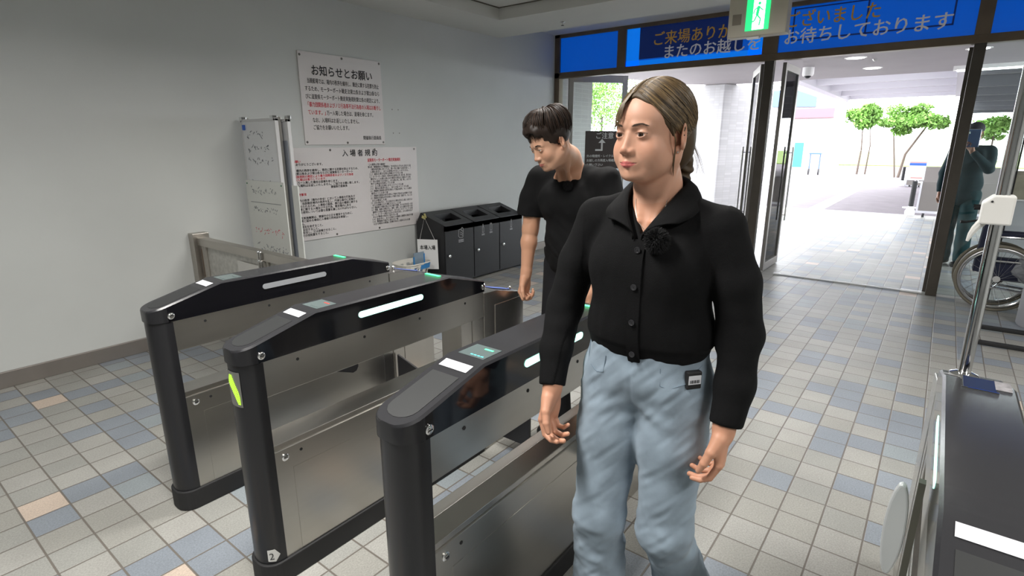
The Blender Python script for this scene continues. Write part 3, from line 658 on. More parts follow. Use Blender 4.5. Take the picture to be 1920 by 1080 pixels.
# ---------------------------------------------------------------- three black recycling bins
BIN = mat('bin_black', (.012, .012, .014), .5); BINT = mat('bin_top', (.028, .029, .031), .5); MARK = mat('bin_mark', (.42, .42, .43), .5)
def hole_bin(x0, x1, label, icons):
    t = thing('recycling_bin', label, 'bin', ((x0+x1)/2, 4.27, 0), 'black recycling bins against the wall')
    yf, yb = 4.045, 4.47; zf, zb, zk = .66, .775, .655; g = .003
    b = MB(); a, c = x0+g, x1-g; zt = lambda y: zf+(y-yf)/(4.40-yf)*(zb-zf)
    b.box(a, c, yf+.012, yb, .02, .60, BIN)
    # side walls and back of the head
    for (s0, s1) in ((a, a+.012), (c-.012, c)):
        b.prism([(yf, .60), (yf, zf), (4.40, zb), (yb, .66), (yb, .60)], 0, s0, s1, BIN)
    b.box(a, c, yf, yf+.012, .60, zf, BIN)
    b.add([(a, 4.40, zb), (c, 4.40, zb), (c, yb, .66), (a, yb, .66)], [(0, 1, 2, 3)], BIN)
    b.build('body', t)
    h0, h1 = x0+.10, x1-.09; y0_, y1_ = 4.14, 4.31
    b = MB()
    def tq(xa, xb, ya, yb_): b.add([(xa, ya, zt(ya)), (xb, ya, zt(ya)), (xb, yb_, zt(yb_)), (xa, yb_, zt(yb_))], [(0, 1, 2, 3)], BINT)
    tq(a, c, yf, y0_); tq(a, c, y1_, 4.40); tq(a, h0, y0_, y1_); tq(h1, c, y0_, y1_)
    for (p, q) in (((h0, y0_), (h1, y0_)), ((h1, y0_), (h1, y1_)), ((h1, y1_), (h0, y1_)), ((h0, y1_), (h0, y0_))):
        b.add([(p[0], p[1], zt(p[1])), (q[0], q[1], zt(q[1])), (q[0], q[1], zt(q[1])-.06), (p[0], p[1], zt(p[1])-.06)], [(0, 1, 2, 3)], BIN)
    b.build('slanted_lid', t)
    b = MB(); b.box(a+.004, c-.004, yf, yf+.012, .03, .655, BIN); o = b.build('door', t, bevel=.002)
    b = MB(); b.lathe((x0+.055, yf, .335), [(.006, 0), (.006, -.008), (.017, -.012), (.019, -.020), (.014, -.027), (0.001, -.029)], CHROME, 18, 'y', cap=False); b.build('knob', o, smooth=True)
    b = MB(); Yb = yf-.001
    icons(b, (x0+x1)/2, Yb); b.build('pictogram', o)
    return t
def line(b, pts, y, w=.0035):
    for p, q in zip(pts, pts[1:]): b.bar((p[0], y, p[1]), (q[0], y, q[1]), w, .0008, MARK, up=(0, 1, 0))
def ic_paper(b, x, y):
    x += .02; line(b, [(x-.03, .60), (x-.04, .53), (x-.02, .51), (x+.03, .51), (x+.035, .57), (x-.005, .60), (x-.03, .60)], y); line(b, [(x-.01, .57), (x+.03, .55)], y); line(b, [(x-.012, .55), (x+.028, .53)], y); line(b, [(x+.0, .60), (x+.02, .62), (x+.04, .60), (x+.035, .57)], y)
    for k in range(3): b.box(x-.04, x+.04, y-.0005, y, .485-k*.012, .490-k*.012, MARK)
def ic_bottle(b, x, y):
    line(b, [(x-.012, .52), (x-.012, .57), (x-.005, .595), (x-.005, .615), (x+.005, .615), (x+.005, .595), (x+.012, .57), (x+.012, .52), (x-.012, .52)], y)
    for k in range(2): b.box(x-.025, x+.025, y-.0005, y, .500-k*.012, .505-k*.012, MARK)
def ic_can(b, x, y):
    line(b, [(x-.015, .53), (x-.015, .60), (x-.010, .612), (x+.010, .612), (x+.015, .60), (x+.015, .53), (x-.015, .53)], y); line(b, [(x-.015, .60), (x+.015, .60)], y)
    for k in range(2): b.box(x-.025, x+.025, y-.0005, y, .510-k*.012, .515-k*.012, MARK)
def ic_two(b, x, y): ic_bottle(b, x-.07, y); ic_can(b, x+.07, y)
hole_bin(4.07, 4.53, 'leftmost black recycling bin, with a paper pictogram on its door', ic_paper)
hole_bin(4.53, 4.985, 'middle black recycling bin, with bottle and can pictograms', ic_two)
hole_bin(4.985, 5.43, 'rightmost black recycling bin, with one bottle pictogram', ic_bottle)

# hanging card and its cord, taped on the bin side
t = thing('hanging_card', 'white card reading 本場入場 hanging from a cord on the bins', 'sign', (4.0, 4.2, .5))
cardM = mat('card_white', (.70, .70, .70), .5)
A = Vector((3.93, 4.33, .525)); Bc = Vector((4.03, 4.20, .520)); rt = (Bc-A); rt.normalize(); up = Vector((-.02, 0, 1)).normalized(); nn = rt.cross(up)
cw = .215; A = Vector((3.915, 4.30, .52))
b = MB(); cen = A+rt*cw/2-up*.16; b.obox(cen, rt*cw/2, nn*.002, up*.16, cardM); b.build('card', t, bevel=.001)
b = MB(); b.text('本場入場', .052, cen+up*.055+nn*.0025, rt, up, INK, .018, 'CENTER', maxw=.165); b.build('lettering', t)
b = MB(); hk = Vector((4.066, 4.335, .73)); b.tube([A+rt*.03, hk, A+rt*(cw-.03)], .002, mat('cord_white', (.6, .6, .58), .6), 6); b.build('cord', t)
b = MB(); ty = mat('yellow_tape', (.55, .50, .20), .6); b.obox(hk+Vector((0, .01, 0)), (.003, 0, 0), (0, .026, .008), (0, -.006, .014), ty); b.obox(hk+Vector((0, -.012, .02)), (.003, 0, 0), (0, .010, .022), (0, .010, -.003), ty); b.build('tape', t)
# basket of things in front of the bins
BX, BY, BZ0 = 3.70, 4.16, .0
t = thing('folding_stool', 'low grey stool under the laundry basket', 'stool', (BX, BY, 0))
b = MB(); b.box(BX-.17, BX+.17, BY-.13, BY+.13, .17, .19, mat('stool_grey', (.3, .3, .3), .6))
b.build('seat', t, bevel=.004)
for sx in (-.14, .14):
    for sy in (-.10, .10):
        b = MB(); b.tube([(BX+sx, BY+sy, 0), (BX+sx, BY+sy, .17)], .012, mat('stool_grey', (.3, .3, .3), .6), 8); b.build('leg', t)
t = thing('laundry_basket', 'white perforated plastic basket with a blue band beside the bins', 'basket', (BX, BY, .19))
BW = mat('basket_white', (.70, .67, .61), .5); BB = mat('band_blue', (.03, .20, .48), .5)
def oval(a, c, n=28): return [(BX+a*math.cos(2*math.pi*k/n)/max(.72, (abs(math.cos(2*math.pi*k/n))**4+abs(math.sin(2*math.pi*k/n))**4)**.25), BY+c*math.sin(2*math.pi*k/n)/max(.72, (abs(math.cos(2*math.pi*k/n))**4+abs(math.sin(2*math.pi*k/n))**4)**.25)) for k in range(n)]
b = MB(); N_ = 28; lv = [(.145, .105, .192), (.150, .110, .22), (.165, .125, .27), (.172, .132, .295), (.178, .138, .325)]
for j in range(len(lv)-1):
    p0, p1 = oval(lv[j][0], lv[j][1]), oval(lv[j+1][0], lv[j+1][1])
    for k in range(N_):
        if j in (1, 2) and k % 2: # slots
            continue
        k2 = (k+1) % N_; b.add([(*p0[k], lv[j][2]), (*p0[k2], lv[j][2]), (*p1[k2], lv[j+1][2]), (*p1[k], lv[j+1][2])], [(0, 1, 2, 3)], BW)
b.add([(*p, .192) for p in oval(.145, .105)], [tuple(range(N_))], BW); o = b.build('bowl', t)
md = o.modifiers.new('thick', 'SOLIDIFY'); md.thickness = .003
b = MB(); p = oval(.182, .142); b.tube([(*q, .328) for q in p+[p[0]]], .006, BW, 8, cap=False); b.build('rim', t, smooth=True)
b = MB(); p0 = oval(.172, .132); p1 = oval(.180, .140)
for k in list(range(21, 28)): k2 = (k+1) % N_; b.add([(*p0[k], .268), (*p0[k2], .268), (*p1[k2], .322), (*p1[k], .322)], [(0, 1, 2, 3)], BB)
b.build('blue_band', t)
t = thing('plastic_case', 'clear plastic case with blue corners standing in the basket', 'case', (BX+.06, BY, .25))
cm = mat('clear_blue', (.35, .45, .55), .2, trans=.5)
b = MB(); b.box(BX+.01, BX+.15, BY-.03, BY-.02, .20, .42, cm); b.build('sheet', t, bevel=.003)
b = MB(); b.box(BX+.14, BX+.156, BY-.034, BY-.016, .20, .40, BB); b.build('blue_edge', t, bevel=.003)
b = MB(); b.box(BX+.004, BX+.016, BY-.034, BY-.016, .20, .38, BB); b.build('blue_edge', t, bevel=.003)
# clear water jugs past the bins
JM = mat('jug_plastic', (.62, .68, .72), .25, trans=.55)
def jug(x, y, label, cap):
    t = thing('water_jug', label, 'jug', (x, y, 0), 'clear plastic water jugs beside the bins')
    b = MB(); prof = [(.060, 0), (.068, .01), (.068, .07), (.064, .075), (.068, .08), (.068, .15), (.055, .185), (.030, .205), (.018, .212), (.018, .235)]
    b.lathe((x, y, 0.001), prof, JM, 18); b.build('body', t, smooth=True)
    b = MB(); b.tube([(x-.018, y, .215), (x-.05, y, .235), (x-.072, y, .19), (x-.066, y, .14)], .008, JM, 8); b.build('handle', t, smooth=True)
    b = MB(); b.lathe((x, y, .226), [(.021, 0), (.021, .024)], cap, 16); b.build('cap', t)
jug(5.51, 4.08, 'white capped water jug nearest the bins', WP)
jug(5.60, 4.24, 'blue capped water jug close against the wall side of the bins', BLUEINK)
jug(5.74, 4.33, 'farthest white capped water jug', WP)
# ================================================================= outside the doors
ASPH = mat('asphalt', (.135, .115, .13), .85, var=.12, vscale=2.5, bump=.2, bscale=300)
b = MB(); b.box(14.5, 120, -40, 60, -.06, -.004, ASPH); struct(b.build('ground'))
b = MB(); b.box(6.9, 14.5, 9, 40, -.06, -.004, ASPH); b.box(6.9, 14.5, -40, -6, -.06, -.004, ASPH); struct(b.build('ground_side'))
PAINT = mat('road_paint', (.62, .60, .58), .7)
b = MB(); b.box(14.5, 29, 2.10, 2.42, -.004, .002, PAINT); b.box(22.0, 22.6, 2.42, 30, -.004, .002, PAINT); struct(b.build('road_marking'))
b = MB(); b.box(7.6, 14.5, 2.55, 2.85, .0005, .006, mat('tactile_strip', (.50, .44, .36), .6)); struct(b.build('trim_2'))
GRASS = mat('grass', (.16, .24, .05), .9, var=.3, vscale=8)
b = MB(); b.box(44, 110, -30, 50, -.004, .05, GRASS); tag(b.build('lawn'), 'pale strip of grass at the far edge of the paved yard', 'grass', kind='stuff')
# canopy over the entrance, with tiled column and tiled side wall
CAN = mat('canopy_soffit', (.30, .27, .285), .6, var=.04, vscale=1.5)
b = MB(); b.prism([(XE+.06, -6.0), (12.3, -6.0), (12.3, 3.95), (11.6, 4.6), (9.2, 5.2), (XE+.06, 5.2)], 2, 2.66, 3.1, CAN); struct(b.build('ceiling_porch'))
b = MB(); b.box(XE, XE+.12, -6, YW+1.2, 2.925, 4.5, WALLM); struct(b.build('wall_upper'))
TL = small_tile('white_wall_tile', (.34, .33, .34), (.40, .385, .40), .10, .052)
TLD = small_tile('grey_wall_tile', (.25, .24, .235), (.29, .28, .27), .20, .062)
b = MB(); b.prism([(12.0, 3.80), (12.75, 3.45), (12.95, 3.60), (12.95, 4.62), (12.0, 4.62)], 2, 0, 2.66, TL); struct(b.build('column', bevel=.02))
b = MB(); b.box(XE+.08, 7.95, 4.56, 4.9, 0, 2.66, TLD); struct(b.build('wall_porch'))
dl = mat('downlight_lit', (1, 1, 1), .4, emit=(1, .97, .95), es=9)
for i, (x, y) in enumerate(((8.95, 2.40), (9.55, 1.25), (11.0, 1.18), (9.6, -.10))):
    t = thing('downlight', ['round lit downlight in the porch ceiling above the left doorway', 'round lit downlight in the porch ceiling nearest the door head', 'round lit downlight in the porch ceiling behind its neighbour', 'round lit downlight in the porch ceiling over the glass side pane'][i], 'light', (x, y, 2.66), 'porch downlights')
    b = MB(); b.lathe((x, y, 2.66), [(.14, 0), (.14, -.006)], WHITE, 24); b.build('ring', t)
    b = MB(); b.lathe((x, y, 2.653), [(.11, 0), (.11, -.003)], dl, 24); b.build('lens', t)
t = thing('dome_camera', 'white dome security camera under the porch ceiling', 'camera', (10.3, 1.98, 2.66))
b = MB(); b.lathe((10.3, 1.98, 2.66), [(.085, 0), (.085, -.10), (.075, -.13)], WHITE, 22); b.build('housing', t, smooth=True)
b = MB(); b.sphere((10.3, 1.98, 2.545), .055, BLACKP, 16, 10); b.build('dome', t, smooth=True)
b = MB(); b.lathe((9.85, 1.05, 2.66), [(.03, 0), (.03, -.006), (.012, -.03)], CHROME, 12); tag(b.build('sprinkler_head'), 'small sprinkler head under the porch ceiling between two downlights', 'sprinkler')
# white framed skylight roof beyond, dark walkway roof to the right
WFR = mat('white_frame', (.55, .54, .58), .5); WPN = mat('sky_glow_panel', (.8, .8, .8), .6, emit=(.9, .92, 1), es=.35)  # roof panels glow softly, standing in for sky light passing through
t = thing('canopy', 'white framed glazed canopy roof beyond the porch', 'canopy', (18, 1.5, 3))
b = MB()
for y in (3.25, .0): b.box(13.2, 24.0, y-.12, y+.12, 2.95, 3.25, WFR)
for x in (13.2, 15.4, 17.6, 19.8, 22.0, 24.0): b.box(x-.09, x+.09, 0, 3.25, 3.0, 3.2, WFR)
b.build('frame', t)
b = MB(); b.box(13.2, 24, 0, 3.25, 3.26, 3.30, WPN); b.build('glazing', t)
for (x, y) in ((24, 3.25), (13.2, 5.6)):
    if y > 5: continue
    b = MB(); b.tube([(x, y, 0), (x, y, 2.95)], .07, WFR, 12); b.build('post', t, smooth=True)
t = thing('canopy', 'dark grey walkway roof with beams seen through the right glass', 'canopy', (20, -3, 3))
DK = mat('dark_soffit', (.045, .045, .048), .7)
b = MB(); b.box(12.4, 34, -9, -.25, 2.95, 3.2, DK); b.build('roof', t)
b = MB()
for x in (14, 17, 20, 23, 26, 29, 32): b.box(x-.12, x+.12, -9, -.25, 2.72, 2.95, mat('grey_beam', (.10, .10, .11), .6))
b.build('beams', t)
b = MB(); b.tube([(33, -.5, 0), (33, -.5, 2.95)], .09, DK, 10); b.build('post', t)
tb = mat('tube_lit', (1, 1, 1), .4, emit=(1, 1, 1), es=6)
t = thing('strip_light', 'long white strip light under the porch edge on the right', 'light', (12.2, -.5, 2.6))
b = MB(); b.box(11.55, 11.75, -1.6, .15, 2.60, 2.66, WHITE); b.build('housing', t)
b = MB(); b.box(11.57, 11.73, -1.55, .10, 2.585, 2.60, tb); b.build('tube', t)

# trees
def tree(name, label, cx, cy, cz, rad, trunks, leafm, nleaf, seed, group=None):
    rs = np.random.RandomState(seed); t = thing(name, label, 'tree', (cx, cy, 0), group)
    b = MB()
    for pts, r in trunks: b.tube(pts, r, mat('bark', (.10, .075, .06), .9), 7)
    b.build('trunk', t, smooth=True)
    # clumps of leaf quads
    nc = 26; cc = rs.normal(size=(nc, 3)); cc /= np.linalg.norm(cc, axis=1)[:, None]; cc *= (rs.uniform(.25, .95, nc)[:, None])
    cc = cc*np.array(rad)+np.array([cx, cy, cz]); cr = rs.uniform(.40, .75, nc)*min(rad)
    k = rs.randint(0, nc, nleaf); d = rs.normal(size=(nleaf, 3)); d /= np.linalg.norm(d, axis=1)[:, None]
    c = cc[k]+d*cr[k][:, None]*rs.uniform(.5, 1.05, nleaf)[:, None]*np.array([1.2, 1.2, .7])
    u = rs.normal(size=(nleaf, 3)); u /= np.linalg.norm(u, axis=1)[:, None]; w = np.cross(u, rs.normal(size=(nleaf, 3))); w /= np.linalg.norm(w, axis=1)[:, None]
    s = rs.uniform(.05, .10, nleaf)[:, None]*(cx/30)
    V = np.stack([c-u*s, c+w*s*.55, c+u*s, c-w*s*.55], 1).reshape(-1, 3)
    me = bpy.data.meshes.new('foliage'); me.from_pydata(V.tolist(), [], [(4*i, 4*i+1, 4*i+2, 4*i+3) for i in range(nleaf)]); me.materials.append(leafm)
    o = bpy.data.objects.new('foliage', me); COL.objects.link(o); attach(o, t); return t
LEAF = mat('leaf_green', (.11, .235, .035), .7, var=.4, vscale=1.5); LEAF2 = mat('leaf_bright', (.17, .32, .06), .7, var=.4, vscale=1.2)
tree('yard_tree', 'small bright green tree left of its larger neighbour in the yard', 32, 3.55, 2.75, (.9, .62, .62), [([(32, 3.42, 0), (32, 3.38, 1.2), (32, 3.5, 2.6)], [.05, .04, .02]), ([(32.2, 3.1, 0), (32.1, 3.05, 1.4), (32, 3.2, 2.5)], [.04, .03, .015])], LEAF, 5200, 3, 'trees in the yard')
tree('yard_tree', 'wide spreading green tree with leaning trunk in the yard', 30, 1.40, 2.42, (1.3, 1.30, .52), [([(30, 1.62, 0), (30, 1.5, 1.0), (30, 1.1, 1.8), (30, .8, 2.4)], [.06, .05, .04, .02]), ([(30, 1.75, 0), (30, 1.95, 1.3), (30, 2.1, 2.2)], [.035, .03, .015])], LEAF, 9000, 5, 'trees in the yard')
tree('yard_tree', 'green tree crown glimpsed between the photographer and the chrome pole', 34, -1.55, 2.15, (.9, .8, .5), [([(34, -1.5, 0), (34, -1.5, 2)], [.05, .03])], LEAF2, 2000, 8, 'trees in the yard')
tree('bush', 'pale green bushes on a slope behind the brown door notice', 30, 16.6, 4.2, (2.5, 2.4, 2.6), [([(30, 16.5, 0), (30, 16.5, 3)], [.1, .05])], LEAF2, 9000, 11)
# buildings in the glare
t = thing('building', 'pale building with blue upper windows and a pink fascia beyond the yard', 'building', (40, 8, 0))
PB = mat('pale_render', (.45, .44, .44), .8)
b = MB(); b.box(40.3, 43.9, 5.9, 14, 0, 4.6, PB); b.build('wall', t)
b = MB(); b.box(40.0, 40.3, 5.95, 8.6, 3.0, 3.55, mat('pink_fascia', (.33, .10, .12), .7)); b.build('fascia', t)
b = MB(); b.prism([(7.05, 3.66), (7.05, 4.25), (8.3, 4.75), (9.6, 4.75), (9.6, 3.75)], 0, 40.1, 40.3, mat('blue_windows', (.06, .12, .24), .3)); b.build('window', t)
t = thing('building', 'low pale building behind the trees', 'building', (60, 0, 0))
b = MB(); b.box(60, 66, -6, 5, .051, 2.6, PB); b.build('wall', t)
b = MB(); b.box(59.9, 60.1, -6.2, 5.2, 2.5, 2.8, WFR); b.build('roof_edge', t)
t = thing('banner', 'turquoise banner standing beside the far building', 'banner', (30, 5.6, 0))
b = MB(); b.box(30, 30.03, 5.55, 5.95, .35, 1.5, mat('turquoise_cloth', (.04, .33, .28), .8)); b.build('cloth', t)
b = MB(); b.tube([(30, 5.97, 0), (30, 5.97, 1.6)], .015, WFR, 6); b.build('pole', t)
t = thing('cart', 'small blue framed hand cart in the far yard', 'cart', (30, 5, 0))
b = MB(); CB_ = mat('cart_blue', (.04, .09, .30), .6)
b.box(29.9, 30.3, 4.75, 5.25, .95, 1.02, CB_); b.build('deck', t)
for y in (4.78, 5.2):
    b = MB(); b.tube([(30, y, .30), (30, y, .95)], .025, CB_, 6); b.build('leg', t)
    b = MB(); b.lathe((30, y, .15), [(.15, -.02), (.15, .02)], BLACKM, 14, 'y'); b.build('wheel', t)

# grey barrier panels with black stanchions, poster
def barrier(label, x, y0, y1, z0, z1, post, poster=False):
    t = thing('barrier_panel', label, 'barrier', (x, (y0+y1)/2, 0), 'barrier panels in the yard')
    b = MB(); b.box(x, x+.04, y0, y1, z0, z1, mat('barrier_grey', (.165, .15, .14), .6)); b.build('panel', t, bevel=.004)
    b = MB(); b.box(x-.01, x+.05, y0, y1, z0-.05, z0, WFR); b.box(x-.01, x+.05, y1, y1+.035, z0-.05, z1, WFR); b.build('frame', t)
    for y in (y0+.1, y1-.1):
        b = MB(); b.box(x-.12, x+.16, y-.02, y+.02, .0, .05, BLACKM); b.box(x, x+.04, y-.02, y+.02, .05, z0-.04, BLACKM); b.build('foot', t)
    if post:
        py = y1+.13
        t2 = thing('stanchion', 'black post with white base beside the '+post, 'stanchion', (x, py, 0), 'black posts at the barrier panels')
        b = MB(); b.tube([(x, py, .18), (x, py, z1)], .045, BLACKM, 14); b.build('post', t2, smooth=True)
        b = MB(); b.lathe((x, py, .0), [(.09, .03), (.09, .10), (.05, .18), (.045, .2)], WP, 16); b.build('base', t2, smooth=True)
barrier('grey barrier panel nearest the entrance, its black post on the left', 14.3, -1.5, .33, .12, .72, 'nearest grey barrier panel')
barrier('grey barrier panel with the poster taped above it, farther off', 22.0, -1.4, .62, .30, .76, '')
barrier('farthest small grey barrier panel beside a black post', 24.0, .55, 1.02, .05, .67, 'farthest small grey barrier panel')
t = thing('poster_stand', 'white poster with a blue band on a slim stand by the barriers', 'poster', (16, .52, 0))
b = MB(); b.box(16, 16.01, .36, .68, .65, 1.14, WP); b.build('poster', t)
b = MB(); b.box(15.998, 16, .36, .68, .98, 1.04, BLUEINK); b.build('blue_band', t)
b = MB(); b.box(15.998, 16, .36, .68, 1.045, 1.065, mat('coral_band', (.65, .25, .22), .6)); b.build('coral_band', t)
b = MB(); b.box(15.998, 16, .40, .62, .69, .715, mat('coral_band', (.65, .25, .22), .6)); b.build('coral_band', t)
b = MB(); b.tube([(16.02, .52, .02), (16.02, .52, 1.1)], .012, WFR, 8); b.build('stand', t); b = MB(); b.lathe((16.02, .52, 0), [(.16, 0), (.16, .02)], WFR, 18); b.build('base', t)
# turquoise framed screen outside the first door leaf
t = thing('screen_stand', 'turquoise framed screen stand outside the first door', 'stand', (9.0, 4.2, 0))
TQ = mat('turquoise_frame', (.02, .20, .16), .4)
b = MB(); b.box(9.0, 9.04, 3.75, 4.85, .25, 1.22, mat('grey_screen', (.10, .11, .12), .4)); b.build('screen', t)
for y in (3.73, 4.30, 4.87):
    b = MB(); b.tube([(9.0, y, 0), (9.0, y, 1.24)], .028, TQ, 10); b.build('upright', t, smooth=True)
b = MB(); b.tube([(9.0, 3.73, 1.24), (9.0, 4.87, 1.24)], .028, TQ, 10); b.build('top_bar', t, smooth=True)
# brown notice board and pale cabinet by the glass, right edge
t = thing('counter', 'pale wood topped counter seen through the right-hand glass', 'counter', (9, -.9, 0))
b = MB(); b.box(8.9, 8.95, -1.9, -.60, .84, 1.17, mat('pale_wood', (.30, .25, .18), .6, var=.2, vscale=9)); b.build('wood_panel', t)
b = MB(); b.box(8.95, 9.5, -1.9, -.55, 0, .82, mat('counter_grey', (.42, .41, .42), .6)); b.build('body', t, bevel=.01)

# ---------------------------------------------------------------- wheelchair parked inside, by the glass
t = thing('wheelchair', 'folded wheelchair with navy seat parked by the right-hand glass', 'wheelchair', (6.6, -.5, 0))
NAVYC = mat('navy_cloth', (.012, .016, .04), .8); TYRE = mat('grey_tyre', (.17, .155, .12), .7); RIMM = mat('wheel_rim', (.45, .45, .46), .35, .7)
def wheel(x, y, r, label=None, big=True):
    n = 48; pts = lambda rr: [(x, y+rr*math.cos(2*math.pi*k/n), r+.002+rr*math.sin(2*math.pi*k/n)) for k in range(n+1)]
    b = MB(); b.tube(pts(r-.014), .014, TYRE, 10, cap=False); o = b.build('wheel', t, smooth=True)
    b = MB(); b.tube(pts(r-.036), .010, RIMM, 8, cap=False); b.build('rim', o, smooth=True)
    if big:
        b = MB(); b.tube([(q[0]-.035, q[1], q[2]) for q in pts(r-.05)], .007, CHROME, 6, cap=False); b.build('hand_rim', o, smooth=True)
    b = MB()
    for k in range(24 if big else 8):
        a = 2*math.pi*k/(24 if big else 8); b.tube([(x+(.02 if k % 2 else -.02), y+.02*math.cos(a+.5), r+.02*math.sin(a+.5)), (x, y+(r-.036)*math.cos(a), r+(r-.036)*math.sin(a))], .0012, CHROME, 4)
    b.lathe((x, y, r), [(.028, -.03), (.028, .03)], CHROME, 14, 'x'); b.build('spokes', o)
wheel(6.50, -.515, .305); wheel(6.74, -.505, .305)
wheel(6.52, -.96, .09, big=False); wheel(6.72, -.96, .09, big=False)
for x in (6.53, 6.71):
    b = MB(); f = .011
    b.tube([(x, -.36, .92), (x, -.40, .86), (x, -.42, .50), (x, -.42, .22), (x, -.96, .18)], f, CHROME, 8)
    b.tube([(x, -.42, .68), (x, -.75, .68), (x, -.78, .62), (x, -.80, .30), (x, -1.05, .12)], f, CHROME, 8); b.tube([(x, -.42, .46), (x, -.80, .46)], f, CHROME, 8); b.tube([(x, -.96, .28), (x, -.96, .18)], f, CHROME, 8)
    b.build('side_frame', t, smooth=True)
    b = MB(); b.tube([(x, -.26, .925), (x, -.38, .925)], .017, BLACKM, 10); b.build('grip', t, smooth=True)
    b = MB(); b.box(x-.022, x+.022, -.78, -.46, .69, .715, NAVYC); b.build('armrest', t, bevel=.008)
b = MB(); b.box(6.545, 6.565, -.80, -.44, .28, .47, NAVYC); b.box(6.675, 6.695, -.80, -.44, .28, .47, NAVYC); b.box(6.565, 6.675, -.80, -.44, .40, .48, NAVYC); b.build('seat', t, bevel=.01)
b = MB(); b.prism([(-.44, .34), (-.34, .34), (-.36, .84), (-.42, .90), (-.48, .86)], 0, 6.54, 6.70, NAVYC); b.build('backrest', t, bevel=.012)
b = MB(); b.tube([(6.53, -.50, .20), (6.71, -.70, .42)], .009, CHROME, 8); b.tube([(6.53, -.70, .42), (6.71, -.50, .20)], .009, CHROME, 8); b.build('cross_brace', t, smooth=True)
b = MB(); b.tube([(6.47, -.30, .82), (6.46, -.22, .80), (6.45, -.18, .80)], [.010, .010, .013], BLACKM, 8); b.build('brake_lever', t, smooth=True)
# clear bag lying on it
rs = np.random.RandomState(4); b = MB(); b.sphere((6.56, -.78, .40), (.07, .17, .14), mat('clear_bag', (.62, .65, .70), .2, trans=.6), 22, 14)
b.v = [(x+rs.uniform(-.012, .012), y+rs.uniform(-.012, .012), z+rs.uniform(-.012, .012)) for x, y, z in b.v]
tag(b.build('plastic_bag', smooth=False), 'crumpled clear plastic bag with blue print resting on the wheelchair frame', 'bag')
# grey bin at the right edge and black floor bars
GB = mat('pale_grey_bin', (.34, .34, .36), .45)
t = thing('pillar_bin', 'tall pale grey bin at the right edge beside the wheelchair', 'bin', (6.15, -.84, 0))
b = MB(); b.lathe((6.15, -.84, 0.001), [(.16, 0), (.17, .02), (.17, .50), (.165, .52)], GB, 28); b.build('body', t, smooth=True)
b = MB(); b.lathe((6.15, -.84, .52), [(.168, 0), (.16, .03), (.08, .05)], GB, 28); b.build('lid', t, smooth=True)
t = thing('stand_base', 'black steel floor stand with two parallel bars at the right edge', 'stand', (5.5, -.7, 0))
for x in (5.82, 5.34):
    b = MB(); b.box(x-.025, x+.025, -1.5, -.40, .001, .03, BLACKM); b.build('floor_bar', t, bevel=.006)
b = MB(); b.box(5.365, 5.795, -1.5, -1.45, .001, .03, BLACKM); b.build('cross_bar', t, bevel=.004)
b = MB(); b.box(5.56, 5.60, -1.495, -1.455, .03, 1.2, BLACKM); b.build('upright', t, bevel=.004)
# ================================================================= smooth solid modelling for people
def smin(a, b, k):
    if k <= 0: return np.minimum(a, b)
    h = np.clip(.5+.5*(b-a)/k, 0, 1); return b*(1-h)+a*h-k*h*(1-h)
class Frame:
    """origin, and the world directions of local x (right), y (forward), z (up)"""
    def __init__(s, o=(0, 0, 0), M=None): s.o = np.array(o, np.float32); s.M = np.eye(3, dtype=np.float32) if M is None else np.array(M, np.float32)
    def w(s, p): return s.o+np.array(p, np.float32)@s.M            # local -> world
    def l(s, P): return (P-s.o)@s.M.T                               # world -> local
    def d(s, v): return np.array(v, np.float32)@s.M
def face_frame(o, az, pitch=0, roll=0):
    a, p, r = map(math.radians, (az, pitch, roll))
    f = np.array([math.cos(a)*math.cos(p), math.sin(a)*math.cos(p), math.sin(p)]); rt = np.cross(f, [0, 0, 1]); rt /= np.linalg.norm(rt); up = np.cross(rt, f)
    r2 = rt*math.cos(r)+up*math.sin(r); u2 = -rt*math.sin(r)+up*math.cos(r)
    return Frame(o, np.array([r2, f, u2]))
